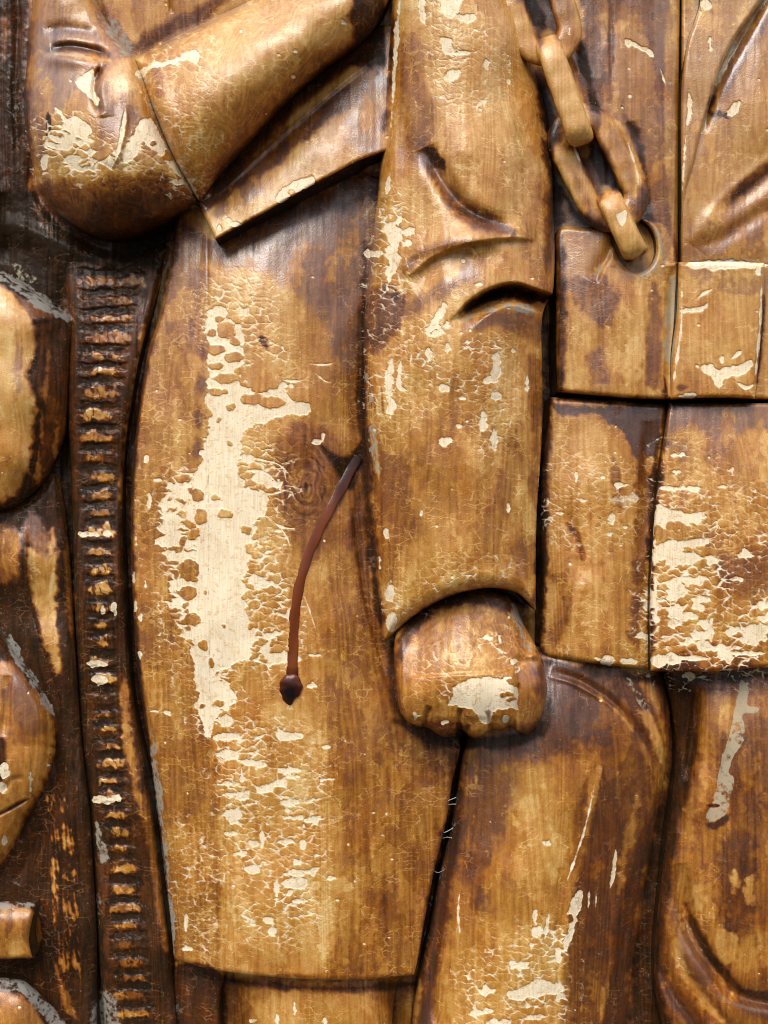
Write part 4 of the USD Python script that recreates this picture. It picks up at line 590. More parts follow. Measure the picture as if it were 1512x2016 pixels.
# ---------------------------------------------------------------- the board behind
L0, L1, T0, T1 = -108, 1620, -108, 2124
board = carve('/World', 'back_board', [(L0, T0, 1), (L1, T0, 1), (L1, T1, 1), (L0, T1, 1)],
              [(-100, -100, 34), (30, 60, 34), (30, 300, 30), (100, 470, 22), (200, 500, 20), (300, 540, 4), (300, 900, -4), (300, 1500, -4), (700, 800, -6), (850, 1700, -6), (1075, 700, -6), (1290, 1700, -6), (1500, 1000, 0), (-100, 2100, 4), (1600, 2100, 0), (1600, -100, 0), (440, 1980, -6)],
              edge=(4, 2, 'chamfer'), back=-60, tool=5.0, extra=lambda z, u, v, d, sl: z + 0.6 * N_grain[sl] + 0.6 * N_fine[sl],
              folds=[('s', [(-40, 420), (60, 455), (170, 500), (330, 540)], 14, 40, 12), ('g', [(60, 300), (75, 380), (130, 450), (220, 500)], 12, 12), ('g', [(0, 380), (20, 450), (10, 520)], 16, 10), ('g', [(30, -100), (34, 60), (30, 200), (40, 330)], 8, 8)])
p = stage.GetPrimAtPath(board); p.SetCustomDataByKey('kind', 'structure')

# ---------------------------------------------------------------- the ribbed post between the figures
post = thing('ribbed_post', 'dark carved post with horizontal tooled ribs between the left edge figure and the long coat', 'post')
def ribbed(z, u, v, d, sl):
    l, r = np.interp(v, *POST_L), np.interp(v, *POST_R)
    a = smooth01((u - l - 4) / 18) * smooth01((r - 6 - u) / 12)
    vv = v + 4.0 * N_mid[sl] + 3.5 * N_warp1[sl] + 2.0 * N_fine[sl] + 0.02 * (u - 200)
    g = np.zeros_like(z)
    for y in RIBS:
        g += smooth01((10.5 - np.abs(vv - y)) / 4.5) * (0.75 + 0.25 * math.sin(y * 1.7))
    return z - a * 4.0 * np.clip(g, 0, 1) + a * 1.0 * N_fine[sl] + 0.9 * N_grain[sl] + (1 - smooth01((u - r + 8) / 14)) * 0 + 4 * smooth01((u - r) / 8)
carve(post, 'shaft', [(132, 505), (230, 508), (330, 480), (320, 540), (302, 605), (276, 700), (257, 800), (245, 900), (241, 1000), (242, 1100), (246, 1200), (254, 1300), (266, 1400), (283, 1500), (299, 1600), (313, 1700), (325, 1800), (336, 1890), (340, T1), (212, T1), (206, 2016), (196, 1900), (184, 1700), (166, 1500), (152, 1300), (142, 1000), (134, 800), (138, 640)],
      [(150, 520, 30), (300, 520, 22), (200, 700, 52), (150, 900, 44), (255, 900, 40), (200, 1200, 56), (165, 1300, 40), (265, 1300, 44), (240, 1600, 58), (190, 1600, 40), (320, 1700, 44), (260, 1900, 58), (212, 1950, 40), (345, 1950, 44), (270, 2110, 56)],
      edge=(16, 22, 'round'), extra=ribbed, tool=2.0)

# ---------------------------------------------------------------- figure at the left edge
fig_c = thing('carved_figure', 'carved wooden figure cut off by the left edge, its dark robe beside the ribbed post', 'carving', 'carved wooden relief figures')
carve(fig_c, 'robe', [(L0, 985, 1), (40, 985), (105, 930), (128, 990), (142, 1150), (150, 1300), (160, 1450), (176, 1600), (186, 1750), (192, 1880), (190, 2000), (196, T1, 1), (L0, T1, 1)],
      [(-100, 1000, 52), (0, 1050, 56), (60, 1100, 66), (110, 1050, 40), (135, 1200, 36), (90, 1250, 62), (20, 1200, 40), (130, 1400, 52), (60, 1500, 46), (140, 1600, 66), (165, 1700, 56), (90, 1700, 56), (130, 1850, 66), (170, 1900, 52), (60, 1900, 44), (-90, 1800, 40), (120, 2050, 56), (-90, 2080, 40)],
      edge=(24, 30, 'round'), tool=2.5, folds=[('s', [(48, 1040), (52, 1150), (75, 1260), (110, 1370), (118, 1440)], 7, 34, 14), ('g', [(20, 1330), (80, 1420), (112, 1520), (80, 1640), (30, 1740)], 15, 16), ('s', [(62, 1774), (88, 1820), (104, 1890), (122, 1940), (140, 2016)], 6, 26, 12), ('g', [(148, 1400), (152, 1600), (166, 1800)], 6, 5)])
carve(fig_c, 'sleeve', [(L0, 520, 1), (-40, 523), (0, 530), (40, 556), (90, 592), (136, 622), (148, 650), (142, 700), (136, 790), (130, 860), (110, 905), (85, 950), (50, 985), (20, 1003), (-30, 1010), (L0, 1010, 1)],
      [(-100, 600, 118), (0, 585, 114), (40, 610, 116), (66, 635, 112), (0, 700, 128), (58, 730, 122), (70, 790, 118), (0, 850, 122), (56, 900, 104), (0, 960, 100), (-100, 900, 115), (110, 660, 70), (125, 760, 62), (115, 830, 62), (95, 900, 62), (30, 965, 84), (0, 545, 92), (60, 580, 82), (120, 630, 64)],
      edge=(20, 34, 'round'), tool=1.8, label='amber sleeve end with shade painted into its side facet and a dusty upper ledge')
carve(fig_c, 'hand', [(L0, 1215, 1), (-20, 1222), (0, 1236), (30, 1282), (70, 1332), (104, 1398), (112, 1450), (102, 1520), (74, 1586), (42, 1640), (5, 1706), (-40, 1750), (L0, 1760, 1)],
      [(-100, 1300, 112), (0, 1290, 96), (30, 1340, 108), (0, 1420, 126), (60, 1430, 112), (95, 1440, 88), (20, 1520, 126), (70, 1530, 100), (0, 1620, 112), (40, 1600, 92), (-80, 1550, 128), (-80, 1700, 96)],
      edge=(38, 52, 'round'), tool=1.6, folds=[('v', [(-8, 1606), (20, 1592), (56, 1572)], 5, 8), ('g', [(14, 1330), (12, 1400), (4, 1450)], 9, 7), ('s', [(58, 1470), (58, 1530), (52, 1590), (60, 1620)], 3, 10, 3), ('g', [(6, 1560), (26, 1534), (48, 1532)], 6, 4)])
carve(fig_c, 'cuff', [(L0, 1776, 1), (0, 1774), (72, 1775, 1), (63, 1812), (57, 1850), (64, 1886, 1), (0, 1889), (L0, 1889, 1)],
      [(-100, 1800, 118), (0, 1800, 118), (60, 1800, 112), (0, 1860, 120), (55, 1860, 112), (-100, 1860, 120), (0, 1778, 96), (60, 1778, 92), (-100, 1778, 96)], edge=(9, 12, 'round'), tool=1.2)
carve(fig_c, 'foot', [(L0, 1920, 1), (0, 1924), (45, 1930), (62, 1942), (100, 1975), (142, 2020), (175, T1, 1), (L0, T1, 1)],
      [(-100, 1990, 116), (0, 1990, 118), (45, 1965, 108), (60, 2000, 112), (70, 1955, 80), (115, 2000, 64), (0, 1938, 92), (40, 1942, 90), (100, 2060, 100), (0, 2100, 122), (-100, 2100, 118), (150, 2060, 66)], edge=(12, 20, 'round'), tool=1.4)

# ---------------------------------------------------------------- central figure: long coat and folded arm
fig_a = thing('carved_figure', 'carved figure in a long coat, arm folded, dark red resin running down its skirt', 'carving', 'carved wooden relief figures')
carve(fig_a, 'torso', [(150, T0, 1), (790, T0, 1), (790, 340), (640, 330), (430, 400), (300, 330), (215, 90)],
      [(200, -90, 96), (300, -50, 112), (300, 60, 104), (450, -60, 126), (430, 30, 112), (560, -60, 118), (700, -80, 100), (700, 60, 84), (770, 0, 60), (600, 200, 70), (450, 330, 76), (700, 250, 84), (240, 40, 92)],
      edge=(20, 30, 'round'), folds=[('v', [(392, T0), (392, 0), (392, 110)], 3, 4), ('v', [(334, -60), (336, 14), (338, 26)], 5, 9)])
carve(fig_a, 'leg', [(452, 1880), (462, 1925), (474, 1985), (486, 2050), (496, T1, 1), (780, T1, 1), (772, 2050), (776, 1960), (790, 1880)],
      [(620, 1890, 104), (620, 2000, 108), (620, 2110, 110), (480, 1950, 76), (765, 1950, 74), (560, 2000, 106), (700, 2000, 104)], edge=(46, 56, 'round'))
carve(fig_a, 'robe_fold', [(348, 1880), (440, 1890), (432, 1960), (436, T1, 1), (338, T1, 1), (340, 2000)],
      [(390, 1900, 34), (390, 2000, 38), (390, 2100, 40), (350, 2000, 24)], edge=(14, 16, 'round'), tool=2.5, folds=[('v', [(349, 1890), (350, 2000), (348, 2100)], 4, 6)])
def facet(z, u, v, d, sl):
    w = np.interp(v, [400, 900, 1200, 1400, 1700, 1890], [4, 4, 6, 12, 24, 20])
    left = np.interp(v, [340, 440, 520, 610, 700, 800, 900, 1000, 1100, 1200, 1300, 1400, 1500, 1600, 1700, 1800, 1890], [350, 345, 335, 318, 290, 275, 262, 258, 258, 262, 268, 283, 298, 312, 325, 335, 343])
    return z - 24 * np.clip((left + w - u) / w, 0, 1)
coat = carve(fig_a, 'coat', [(352, 330, 1), (345, 440), (335, 520), (318, 610), (290, 700), (275, 800), (262, 900), (258, 1000), (258, 1100), (262, 1200), (268, 1300), (283, 1400), (298, 1500), (312, 1600), (325, 1700), (335, 1800), (343, 1888, 1), (400, 1905), (480, 1918), (560, 1925), (650, 1929), (740, 1927), (815, 1919, 1), (824, 1880), (838, 1800), (858, 1700), (878, 1620), (890, 1540), (905, 1460), (870, 1400), (810, 1320), (785, 1200), (765, 1050), (752, 900), (746, 750), (748, 620), (762, 500), (775, 330, 1)],
      [(360, 380, 64), (500, 380, 84), (640, 380, 84), (740, 400, 70), (340, 560, 82), (440, 560, 116), (580, 560, 122), (690, 560, 92), (300, 760, 92), (400, 760, 126), (520, 780, 138), (640, 780, 118), (700, 780, 90), (290, 1000, 96), (400, 1000, 132), (520, 1000, 142), (640, 1000, 122), (710, 1000, 92), (290, 1250, 96), (400, 1250, 134), (540, 1250, 144), (680, 1250, 122), (750, 1280, 98), (320, 1500, 96), (420, 1500, 132), (560, 1500, 146), (720, 1500, 124), (840, 1480, 92), (350, 1750, 98), (460, 1750, 134), (600, 1750, 144), (740, 1750, 122), (820, 1750, 96), (370, 1880, 100), (480, 1900, 134), (600, 1905, 142), (740, 1900, 124), (800, 1890, 104)],
      edge=(9, 8, 'round'), extra=facet, tool=2.0, folds=[('v', [(409, 460), (408, 800), (410, 1010)], 2.5, 1.6), ('v', [(411, 1010), (414, 1240), (418, 1440), (426, 1700), (428, 1910)], 2.5, 1.6), ('g', [(712, 880), (660, 960), (690, 1020)], 16, 4), ('v', [(695, 1000), (705, 1080), (720, 1180), (760, 1330)], 7, 6), ('v', [(612, 1490), (618, 1560), (622, 1600)], 3, 3), ('v', [(600, 818), (604, 850), (602, 880)], 2.5, 1.6)])
# jacket hem
carve(fig_a, 'jacket_hem', [(392, 400, 1), (408, 436), (424, 471, 1), (460, 452), (500, 430), (600, 374), (700, 319), (748, 301, 1), (790, 280), (792, 40, 1), (720, 60), (640, 110), (560, 190), (470, 290), (430, 340)],
      [(424, 460, 146), (500, 418, 148), (600, 362, 148), (700, 310, 144), (780, 280, 130), (400, 400, 118), (450, 360, 112), (540, 290, 112), (640, 200, 110), (720, 120, 96), (780, 80, 84), (700, 240, 132), (600, 300, 136), (500, 370, 134), (770, 200, 112)],
      edge=(7, 8, 'round'), back=20, tool=2.2, folds=[('s', [(745, 110), (690, 150), (630, 200), (560, 262), (480, 335), (420, 388)], 5, 10, 5)])
# folded sleeve: elbow half and forearm half
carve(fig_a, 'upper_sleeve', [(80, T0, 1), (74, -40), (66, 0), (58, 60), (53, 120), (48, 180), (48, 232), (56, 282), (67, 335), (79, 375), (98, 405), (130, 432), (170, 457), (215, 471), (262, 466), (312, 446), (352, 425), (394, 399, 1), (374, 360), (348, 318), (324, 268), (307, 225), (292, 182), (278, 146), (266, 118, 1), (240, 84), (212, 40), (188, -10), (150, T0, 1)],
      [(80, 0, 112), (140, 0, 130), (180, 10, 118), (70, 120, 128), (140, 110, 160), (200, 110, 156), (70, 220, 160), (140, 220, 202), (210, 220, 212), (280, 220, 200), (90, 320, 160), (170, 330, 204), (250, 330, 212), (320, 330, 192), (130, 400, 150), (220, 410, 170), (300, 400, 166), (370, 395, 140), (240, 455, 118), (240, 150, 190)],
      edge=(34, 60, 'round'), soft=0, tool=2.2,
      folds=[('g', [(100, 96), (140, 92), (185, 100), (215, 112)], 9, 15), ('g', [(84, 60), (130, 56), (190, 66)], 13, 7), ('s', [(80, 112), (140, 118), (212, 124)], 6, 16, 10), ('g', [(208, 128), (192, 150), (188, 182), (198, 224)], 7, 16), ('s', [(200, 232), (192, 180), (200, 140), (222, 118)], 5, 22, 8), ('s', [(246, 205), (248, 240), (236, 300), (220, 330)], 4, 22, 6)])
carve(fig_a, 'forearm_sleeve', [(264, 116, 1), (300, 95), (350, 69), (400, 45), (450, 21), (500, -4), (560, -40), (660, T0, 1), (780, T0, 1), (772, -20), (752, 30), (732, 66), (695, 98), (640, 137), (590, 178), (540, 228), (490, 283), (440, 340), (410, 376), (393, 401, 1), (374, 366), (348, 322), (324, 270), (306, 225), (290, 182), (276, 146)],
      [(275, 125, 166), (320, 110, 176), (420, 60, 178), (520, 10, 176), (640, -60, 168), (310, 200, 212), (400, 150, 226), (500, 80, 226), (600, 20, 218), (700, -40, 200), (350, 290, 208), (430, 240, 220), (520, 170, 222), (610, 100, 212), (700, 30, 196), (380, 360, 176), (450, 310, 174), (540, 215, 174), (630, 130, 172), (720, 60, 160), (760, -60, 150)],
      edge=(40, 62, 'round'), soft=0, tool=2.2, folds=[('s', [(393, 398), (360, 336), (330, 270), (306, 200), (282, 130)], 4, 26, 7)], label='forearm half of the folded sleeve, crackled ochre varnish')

# ---------------------------------------------------------------- right figure: hanging arm and fist, tunic, trousers
fig_b = thing('carved_figure', 'carved wooden figure with hanging arm, clenched fist and chained tunic over wide trousers', 'carving', 'carved wooden relief figures')
carve(fig_b, 'tunic_front', [(1000, T0, 1), (1338, T0, 1), (1338, 0), (1336, 250), (1334, 530, 1), (1310, 560), (1060, 560, 1), (1050, 300)],
      [(1050, -80, 66), (1200, -80, 96), (1320, -80, 92), (1080, 200, 60), (1200, 200, 92), (1320, 200, 86), (1100, 420, 50), (1200, 420, 82), (1320, 450, 78), (1200, 540, 76), (1080, 540, 44)],
      edge=(10, 14, 'round'), tool=2.2, folds=[('s', [(1080, -60), (1110, 80), (1150, 160), (1180, 210), (1255, 300), (1270, 400)], 10, 50, 8), ('g', [(1200, -100), (1202, 60), (1206, 200)], 5, 2), ('g', [(1240, 240), (1260, 330), (1268, 420)], 14, 8)])
carve(fig_b, 'shirt_front', [(1342, T0, 1), (L1, T0, 1), (L1, 540, 1), (1340, 540, 1), (1341, 300), (1342, 0)],
      [(1350, -80, 88), (1350, 150, 90), (1345, 400, 92), (1350, 520, 84), (1420, 250, 98), (1420, 450, 96), (1500, 100, 110), (1500, 250, 116), (1500, 350, 102), (1500, 480, 96), (1600, 200, 124), (1600, 500, 100), (1450, -50, 92)],
      edge=(7, 10, 'round'), tool=2.0, folds=[('g', [(1610, 250), (1512, 342), (1450, 394), (1410, 424)], 22, 12), ('g', [(1600, 380), (1500, 420), (1420, 470), (1370, 490)], 16, 7), ('s', [(1360, 480), (1420, 400), (1512, 320), (1600, 260)], 14, 46, 7), ('g', [(1520, -20), (1470, 60), (1425, 140), (1398, 200), (1384, 262)], 10, 12)])
carve(fig_b, 'lapel', [(1378, T0, 1), (1560, T0, 1), (1512, -20), (1478, 30), (1446, 76), (1420, 128), (1406, 172), (1394, 215), (1380, 258), (1367, 316), (1352, 372), (1342, 440, 1), (1341, 183), (1352, 90), (1368, 40), (1378, 5)],
      [(1380, -60, 104), (1500, -60, 112), (1450, 0, 114), (1365, 90, 106), (1420, 90, 114), (1350, 200, 102), (1385, 190, 110), (1350, 350, 100), (1345, 420, 96)], edge=(7, 9, 'round'), back=60, tool=1.2)
carve(fig_b, 'waistband', [(1098, 452), (1150, 448), (1192, 450), (1208, 488), (1226, 520), (1252, 536), (1278, 526), (1291, 500), (1290, 470), (1278, 446), (1262, 432), (1282, 433), (1300, 450), (1306, 480), (1310, 512), (1334, 518), (1334, 600), (1330, 700), (1326, 786, 1), (1260, 785), (1180, 779), (1098, 772, 1), (1095, 700), (1095, 600), (1095, 520)],
      [(1100, 460, 84), (1180, 460, 106), (1280, 460, 112), (1120, 600, 100), (1200, 600, 118), (1280, 600, 116), (1318, 600, 104), (1110, 760, 100), (1200, 765, 122), (1300, 770, 116)],
      edge=(10, 14, 'round'), tool=1.8, folds=[('s', [(1208, 470), (1196, 505), (1182, 530), (1172, 556)], 5, 16, -9), ('g', [(1322, 524), (1320, 640), (1316, 700), (1314, 790)], 9, 9), ('s', [(1308, 780), (1308, 640), (1308, 530)], 3, 10, 2)])
carve(fig_b, 'waistband', [(1336, 516, 1), (1420, 515), (1506, 517, 1), (1503, 600), (1496, 690), (1486, 785, 1), (1400, 783), (1320, 787, 1), (1322, 700), (1332, 620)],
      [(1345, 540, 130), (1420, 540, 138), (1500, 540, 138), (1340, 650, 128), (1420, 650, 138), (1490, 650, 138), (1330, 775, 126), (1400, 775, 138), (1480, 775, 138)], edge=(9, 14, 'round'), tool=1.5, label='square waistband panel with a pale worn top ledge, sky highlight painted in, and bare cream patch')
carve(fig_b, 'waistband', [(1500, 520, 1), (L1, 520, 1), (L1, 790, 1), (1482, 786, 1), (1492, 690)],
      [(1510, 540, 104), (1600, 540, 110), (1500, 770, 104), (1600, 770, 110)], edge=(8, 10, 'round'), tool=1.5)
carve(fig_b, 'tunic_skirt', [(1084, 782, 1), (1180, 786), (1312, 796, 1), (1308, 880), (1294, 980), (1286, 1100), (1282, 1220), (1280, 1319, 1), (1200, 1311), (1130, 1301), (1070, 1288), (1064, 1240), (1066, 1120), (1064, 1000), (1068, 910), (1078, 830)],
      [(1095, 800, 84), (1200, 800, 96), (1300, 810, 90), (1090, 950, 88), (1180, 950, 108), (1280, 950, 88), (1090, 1150, 88), (1170, 1150, 112), (1265, 1150, 92), (1100, 1280, 92), (1180, 1300, 112), (1270, 1310, 96)],
      edge=(12, 16, 'round'), tool=2.2, folds=[('g', [(1120, 1010), (1140, 1070), (1146, 1150)], 10, 5), ('g', [(1275, 830), (1270, 950), (1262, 1100)], 12, 6)])
carve(fig_b, 'tunic_skirt', [(1318, 792, 1), (1420, 794), (L1, 792, 1), (L1, 1306, 1), (1512, 1313), (1400, 1323), (1330, 1323), (1281, 1321, 1), (1279, 1200), (1283, 1100), (1290, 1000), (1302, 900), (1310, 840)],
      [(1325, 810, 104), (1420, 806, 110), (1520, 806, 114), (1310, 950, 118), (1400, 920, 130), (1510, 920, 136), (1300, 1100, 122), (1390, 1100, 138), (1510, 1100, 144), (1300, 1300, 124), (1390, 1310, 140), (1510, 1300, 146), (1600, 1100, 146), (1600, 850, 118), (1600, 1300, 146)],
      edge=(8, 12, 'round'), tool=2.2, label='right tunic skirt panel whose varnish flakes off in a pale network')
carve(fig_b, 'trouser_leg', [(1020, 1270, 1), (1290, 1290, 1), (1318, 1390), (1316, 1480), (1302, 1560), (1286, 1650), (1270, 1750), (1254, 1850), (1238, 1950), (1228, 2040), (1224, T1, 1), (806, T1, 1), (812, 2016), (818, 1960), (832, 1890), (848, 1820), (866, 1720), (886, 1640), (900, 1560), (912, 1480), (940, 1400)],
      [(1050, 1320, 84), (1180, 1320, 84), (1280, 1340, 60), (960, 1440, 92), (1080, 1420, 122), (1200, 1440, 106), (1300, 1460, 62), (940, 1560, 100), (1060, 1560, 134), (1160, 1560, 124), (1260, 1600, 70), (905, 1700, 92), (1000, 1720, 134), (1110, 1720, 128), (1190, 1740, 92), (1250, 1750, 52), (870, 1850, 88), (980, 1880, 136), (1100, 1880, 126), (1170, 1900, 88), (1230, 1920, 50), (840, 2000, 88), (960, 2020, 138), (1090, 2020, 126), (1210, 2020, 56), (960, 2120, 138)],
      edge=(26, 34, 'round'), tool=2.2, folds=[('g', [(1085, 1322), (1140, 1340), (1200, 1378), (1250, 1430), (1284, 1490), (1292, 1540)], 9, 12), ('s', [(1300, 1520), (1260, 1440), (1200, 1385), (1130, 1345), (1080, 1330)], 6, 40, 8), ('g', [(905, 1580), (890, 1660), (876, 1740), (862, 1840), (850, 1930), (856, 2016)], 9, 10), ('s', [(1110, 2010), (1112, 1860), (1130, 1720), (1160, 1600), (1188, 1510)], 8, 60, 5), ('g', [(1240, 1800), (1220, 1880), (1212, 1960)], 10, 8)])
carve(fig_b, 'trouser_leg', [(1296, 1290, 1), (L1, 1290, 1), (L1, T1, 1), (1330, T1, 1), (1306, 2030), (1290, 1950), (1288, 1880), (1296, 1780), (1308, 1680), (1320, 1590), (1330, 1500), (1322, 1400)],
      [(1310, 1330, 56), (1400, 1330, 78), (1520, 1330, 92), (1345, 1450, 62), (1400, 1450, 96), (1500, 1450, 118), (1340, 1600, 74), (1420, 1600, 110), (1510, 1600, 126), (1320, 1750, 62), (1400, 1750, 110), (1510, 1760, 132), (1310, 1900, 62), (1360, 1900, 88), (1440, 1860, 118), (1510, 1900, 124), (1350, 2010, 74), (1440, 2010, 104), (1510, 2000, 104), (1600, 1600, 126), (1600, 2000, 112)],
      edge=(22, 30, 'round'), tool=2.2, folds=[('g', [(1340, 1700), (1348, 1800), (1368, 1855), (1402, 1905), (1438, 1950), (1512, 1972), (1600, 1960)], 15, 22), ('s', [(1320, 1840), (1340, 1900), (1390, 1970), (1460, 2040), (1520, 2100)], 9, 26, -8), ('g', [(1304, 1880), (1322, 1950), (1364, 2012), (1400, 2080)], 12, 16), ('s', [(1369, 1352), (1362, 1450), (1345, 1540), (1335, 1640)], 12, 40, -12), ('s', [(1440, 1330), (1430, 1450), (1400, 1560), (1376, 1620)], 6, 40, 4), ('g', [(1372, 1350), (1366, 1440), (1352, 1540)], 11, 16)])
# hanging sleeve with the elbow notch
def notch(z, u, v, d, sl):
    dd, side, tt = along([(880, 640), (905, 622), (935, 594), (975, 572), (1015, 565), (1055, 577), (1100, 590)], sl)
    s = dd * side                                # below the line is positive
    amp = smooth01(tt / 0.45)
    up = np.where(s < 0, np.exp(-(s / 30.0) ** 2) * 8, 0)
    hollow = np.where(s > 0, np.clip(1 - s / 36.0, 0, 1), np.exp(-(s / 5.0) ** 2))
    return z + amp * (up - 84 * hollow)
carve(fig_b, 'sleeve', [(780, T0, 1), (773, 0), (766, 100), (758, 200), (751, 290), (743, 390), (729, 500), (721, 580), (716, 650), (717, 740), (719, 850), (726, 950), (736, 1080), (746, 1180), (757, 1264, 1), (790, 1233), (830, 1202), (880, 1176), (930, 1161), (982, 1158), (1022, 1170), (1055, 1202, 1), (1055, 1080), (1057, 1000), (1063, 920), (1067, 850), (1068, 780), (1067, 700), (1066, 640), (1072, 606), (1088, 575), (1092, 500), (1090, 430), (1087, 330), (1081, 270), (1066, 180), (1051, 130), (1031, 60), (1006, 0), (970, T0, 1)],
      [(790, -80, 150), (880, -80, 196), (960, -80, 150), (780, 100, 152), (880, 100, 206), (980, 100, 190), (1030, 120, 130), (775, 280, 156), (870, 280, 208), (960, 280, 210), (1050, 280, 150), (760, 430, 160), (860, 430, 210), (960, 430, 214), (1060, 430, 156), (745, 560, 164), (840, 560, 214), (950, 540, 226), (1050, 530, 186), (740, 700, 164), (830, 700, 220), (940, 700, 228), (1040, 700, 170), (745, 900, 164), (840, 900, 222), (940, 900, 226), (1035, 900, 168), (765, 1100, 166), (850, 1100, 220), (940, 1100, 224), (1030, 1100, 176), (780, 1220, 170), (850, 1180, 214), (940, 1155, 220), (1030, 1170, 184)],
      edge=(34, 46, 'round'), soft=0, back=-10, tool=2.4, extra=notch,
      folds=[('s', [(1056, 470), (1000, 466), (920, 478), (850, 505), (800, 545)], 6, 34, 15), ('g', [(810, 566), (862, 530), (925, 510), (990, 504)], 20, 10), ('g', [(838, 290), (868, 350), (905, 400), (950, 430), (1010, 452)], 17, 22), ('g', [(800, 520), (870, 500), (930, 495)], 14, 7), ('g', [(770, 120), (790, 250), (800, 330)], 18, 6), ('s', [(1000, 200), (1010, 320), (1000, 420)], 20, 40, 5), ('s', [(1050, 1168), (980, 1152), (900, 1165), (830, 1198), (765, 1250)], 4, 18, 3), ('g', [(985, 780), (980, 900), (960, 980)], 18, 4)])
def knuckles(z, u, v, d, sl):
    # flat chiselled planes: back of the hand, row of knuckles, right side
    z = z - 14 * smooth01((u - 1012 - 0.05 * (v - 1350)) / 9) * smooth01((v - 1285) / 20)
    z = z + 5 * smooth01((v - 1322 + 0.06 * (u - 920)) / 8) * smooth01((1420 - v) / 12) * smooth01((u - 800) / 16) * smooth01((1014 - u) / 8)
    return z
fist = carve(fig_b, 'fist', [(783, 1240), (830, 1196), (900, 1165), (970, 1160), (1012, 1180), (1024, 1215), (1044, 1252), (1068, 1298), (1074, 1330), (1077, 1362), (1068, 1402), (1056, 1430), (1036, 1448), (1016, 1440), (1004, 1428), (988, 1436), (968, 1436), (948, 1449), (930, 1452), (914, 1440), (904, 1434), (896, 1446), (880, 1451), (862, 1446), (846, 1434), (834, 1431), (818, 1428), (798, 1416), (787, 1398), (781, 1360), (776, 1310), (776, 1268)],
      [(800, 1240, 150), (900, 1190, 158), (990, 1190, 150), (800, 1310, 192), (880, 1280, 206), (960, 1270, 206), (1030, 1290, 180), (810, 1370, 208), (880, 1360, 226), (960, 1350, 230), (1005, 1345, 226), (1050, 1360, 206), (825, 1415, 196), (890, 1430, 206), (940, 1430, 208), (1000, 1420, 206), (1045, 1420, 190), (790, 1270, 172), (1060, 1320, 190)],
      edge=(17, 40, 'round'), soft=1, back=10, tool=3.2, extra=knuckles,
      folds=[('v', [(834, 1440), (838, 1415), (846, 1390)], 7, 20), ('v', [(905, 1450), (904, 1420), (906, 1394)], 7, 20), ('v', [(968, 1446), (964, 1420), (960, 1400)], 6, 17), ('v', [(1010, 1442), (1017, 1400), (1020, 1345)], 6, 12), ('g', [(1005, 1182), (1026, 1235), (1048, 1290)], 12, 16)])

# ---------------------------------------------------------------- resin run on the coat
def coat_z(u, v):
    return float(np.interp(v, [880, 1000, 1200, 1400], [112, 126, 140, 143]) - 0.0 * u)
def tube_mesh(path, ra, rb, closed, n=14, power=2.0, up=np.array([0, 0, 1.0])):
    """Tube in drawing units (u, v, z) round a path; ra across, rb towards the viewer, super-elliptic section."""
    path = np.asarray(path, float); k = len(path)
    t = (np.roll(path, -1, 0) - np.roll(path, 1, 0)) if closed else np.gradient(path, axis=0)
    t /= np.linalg.norm(t, axis=1, keepdims=True)
    a = np.cross(t, up); a /= np.maximum(np.linalg.norm(a, axis=1, keepdims=True), 1e-9)
    b = np.cross(a, t)
    ang = np.linspace(0, 2 * np.pi, n, endpoint=False)
    ca, sa = np.cos(ang), np.sin(ang)
    x, y = np.sign(ca) * np.abs(ca) ** (2 / power), np.sign(sa) * np.abs(sa) ** (2 / power)
    ra, rb = np.broadcast_to(ra, k), np.broadcast_to(rb, k)
    V = path[:, None] + a[:, None] * (ra[:, None, None] * x[None, :, None]) + b[:, None] * (rb[:, None, None] * y[None, :, None])
    V = V.reshape(-1, 3); F = []
    for i in range(k if closed else k - 1):
        j = (i + 1) % k
        for m in range(n):
            q = (m + 1) % n
            F += [(i * n + m, j * n + m, j * n + q), (i * n + m, j * n + q, i * n + q)]
    if not closed:
        for end, order in ((0, 1), (k - 1, -1)):
            c = len(V); V = np.vstack([V, path[end]])
            F += [(c, end * n + m, end * n + (m + 1) % n)[::order] for m in range(n)]
    return V, np.array(F)
def write_shape(path, V, F, mat, wear, soil, flip=None, label=None):
    P = space(V[:, 0], V[:, 1], V[:, 2])
    c = P.mean(0)
    vol = np.einsum('ij,ij->i', P[F[:, 0]] - c, np.cross(P[F[:, 1]] - c, P[F[:, 2]] - c)).sum()
    if vol < 0: F = F[:, ::-1]
    TRIS[0] += len(F)
    return write(numbered(path), P, F, normals(P, F), wear(V), soil(V), mat, label)

run = spline([(704, 898), (690, 922), (677, 948), (655, 987), (628, 1040), (606, 1090), (591, 1140), (581, 1200), (577, 1260), (575, 1320), (574, 1350)], False, 3.0)
ci = cKDTree(np.column_stack([UU[::4, ::4].ravel(), VV[::4, ::4].ravel()]))
def surface_of(path):
    """Depth of a carved piece under drawing points, read back from its mesh."""
    pts = np.array(UsdGeom.Mesh(stage.GetPrimAtPath(path)).GetPointsAttr().Get())
    z = -pts[:, 1] / S; k = (DIST - (z - ZR)) / DIST
    tree = cKDTree(np.column_stack([pts[:, 0] / (S * k) + 756, 1008 - (pts[:, 2] - CZ) / (S * k)]))
    return lambda q: ndi.gaussian_filter1d(z[tree.query(q[:, :2], k=6)[1]].max(1), 3)
zs = surface_of(coat)(run)
w = np.interp(np.linspace(0, 1, len(run)), [0, 0.12, 0.3, 0.6, 0.9, 1.0], [12, 12, 11, 10.5, 11, 12]) * (1 + 0.06 * np.sin(np.arange(len(run)) * 0.35))
V, F = tube_mesh(np.column_stack([run, zs - 0.4]), w, 2.2, False, 18, 1.8)
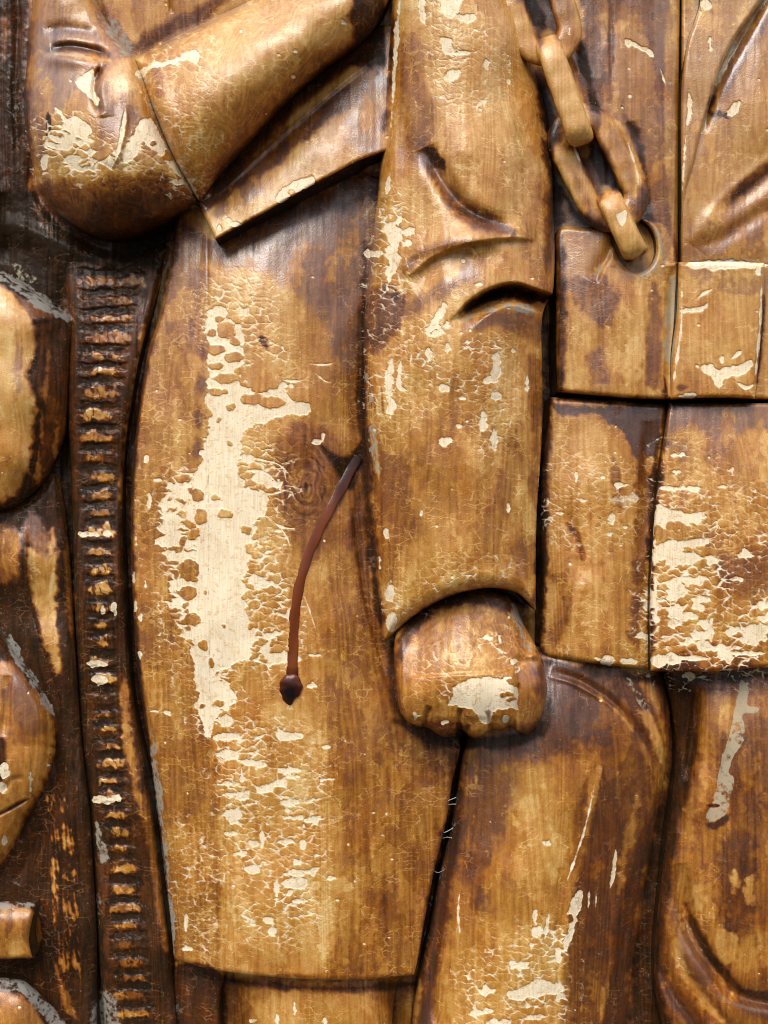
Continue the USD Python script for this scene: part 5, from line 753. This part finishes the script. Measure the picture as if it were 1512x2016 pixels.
drip = write_shape(coat + '/resin_run', V, F, RESIN, lambda V: np.column_stack([np.clip(0.14 + 0.10 * np.sin(V[:, 1] * 0.045 + V[:, 0] * 0.2) + 0.75 * np.clip((1010 - V[:, 1]) / 110, 0, 1) + 0.8 * np.clip((V[:, 1] - 1310) / 40, 0, 1), 0, 1), V[:, 0] * 0, V[:, 0] * 0]), lambda V: np.zeros((len(V), 3)))
zd = float(surface_of(coat)(np.array([(573.0, 1352.0), (571, 1370), (574, 1340)])).mean())
import trimesh
ball = trimesh.creation.icosphere(4, 1.0); V = ball.vertices.copy(); F = ball.faces
tail = smooth01((V[:, 1] - 0.2) / 0.8)
V = np.column_stack([572.5 + 23 * V[:, 0] * (1 - 0.30 * tail) - 5 * tail, 1352 + 26 * V[:, 1] + 10 * tail, zd - 1 + 10.5 * V[:, 2]])
V[:, :2] += 1.1 * np.column_stack([np.sin(V[:, 1] * 0.35), np.sin(V[:, 0] * 0.3)])
write_shape(coat + '/resin_drop', V, F, RESIN, lambda V: np.column_stack([np.clip(1.25 - np.hypot(V[:, 0] - 571, (V[:, 1] - 1364) * 0.8) / 30, 0.12, 1), V[:, 0] * 0, V[:, 0] * 0]), lambda V: np.zeros((len(V), 3)))

# ---------------------------------------------------------------- chain
chain = thing('chain', 'carved wooden chain of four links hanging down the tunic to its eyelet', 'chain')
def sample(field, V):
    return ndi.map_coordinates(field, [(V[:, 1] - V0) / G, (V[:, 0] - U0) / G], order=1, mode='nearest')
def link(centre, direction, half, wide, ra, rb, flat, z, tilt=0.0, label=None):
    """Stadium-shaped ring: flat against the relief, or edge on to it."""
    d = np.array(direction, float); d /= np.linalg.norm(d); nrm = np.array([-d[1], d[0]])
    a = np.linspace(0, np.pi, 15)
    s = np.concatenate([np.column_stack([half + wide * np.sin(a), wide * np.cos(a)]), np.column_stack([np.linspace(half, -half, 14)[1:-1], np.full(12, -wide)]), np.column_stack([-half - wide * np.sin(a), -wide * np.cos(a)]), np.column_stack([np.linspace(-half, half, 14)[1:-1], np.full(12, wide)])])
    if flat:
        path = np.column_stack([centre[0] + d[0] * s[:, 0] + nrm[0] * s[:, 1], centre[1] + d[1] * s[:, 0] + nrm[1] * s[:, 1], z + tilt * s[:, 0] + 0 * s[:, 1]])
        V, F = tube_mesh(path, ra, rb, True, 24, 3.0)
    else:
        path = np.column_stack([centre[0] + d[0] * s[:, 0], centre[1] + d[1] * s[:, 0], z + s[:, 1] + tilt * s[:, 0]])
        V, F = tube_mesh(path, rb, ra, True, 24, 3.2, up=np.array([nrm[0], nrm[1], 0.0]))
    m = 0.8 * np.column_stack([np.sin(V[:, 1] * 0.11 + V[:, 2] * 0.2), np.sin(V[:, 0] * 0.09 + 1 + V[:, 1] * 0.07), np.sin(V[:, 1] * 0.13 + V[:, 0] * 0.05)])
    V = V + m
    return write_shape(chain + '/chain_link', V, F, WOOD,
                       lambda V: np.column_stack([sample(stain_shade, V), sample(bare01, V), sample(purple_sheen, V)]),
                       lambda V: np.column_stack([sample(dust, V), sample(crack, V), sample(beige, V)]), label=label)
link((1056, -4), (0.28, 0.96), 66, 47, 25, 22, True, 118)
link((1111, 179), (0.33, 0.94), 66, 24, 26, 24, False, 128)
link((1177, 331), (0.45, 0.89), 62, 47, 25, 22, True, 104, 0.02)
link((1224, 442), (0.43, 0.90), 32, 20, 25, 22, False, 118, label='lowest link, hooked through the eyelet of the waistband, bare patch at its top')

# ---------------------------------------------------------------- spider silk
web = thing('cobweb', 'thin pale cobweb strands in the dark gap between coat and left trouser leg', 'cobweb')
def strand(name, pts, r=0.5):
    c = spline(pts, False, 3.0) if len(pts[0]) == 2 else np.array(pts, float)
    k = np.linspace(0, 1, len(c))
    return c, k
def silk(pts, z0, z1, r=0.55):
    c = spline(pts, False, 3.0); z = np.linspace(z0, z1, len(c))
    V, F = tube_mesh(np.column_stack([c, z]), r, r, False, 5)
    P = space(V[:, 0], V[:, 1], V[:, 2]); F = F[:, ::-1]
    usdkit.mesh(stage, numbered(web + '/strand'), (P, F), WEB, smooth=True)
silk([(862, 1582), (880, 1577), (898, 1570)], 66, 92, 0.7); silk([(872, 1592), (884, 1584), (898, 1583)], 66, 92, 0.4); silk([(862, 1642), (878, 1638), (892, 1630)], 66, 92, 0.7); silk([(868, 1652), (880, 1648), (890, 1650)], 70, 90, 0.4); silk([(852, 1712), (862, 1718), (876, 1712)], 70, 90, 0.35)
print('triangles', TRIS[0])
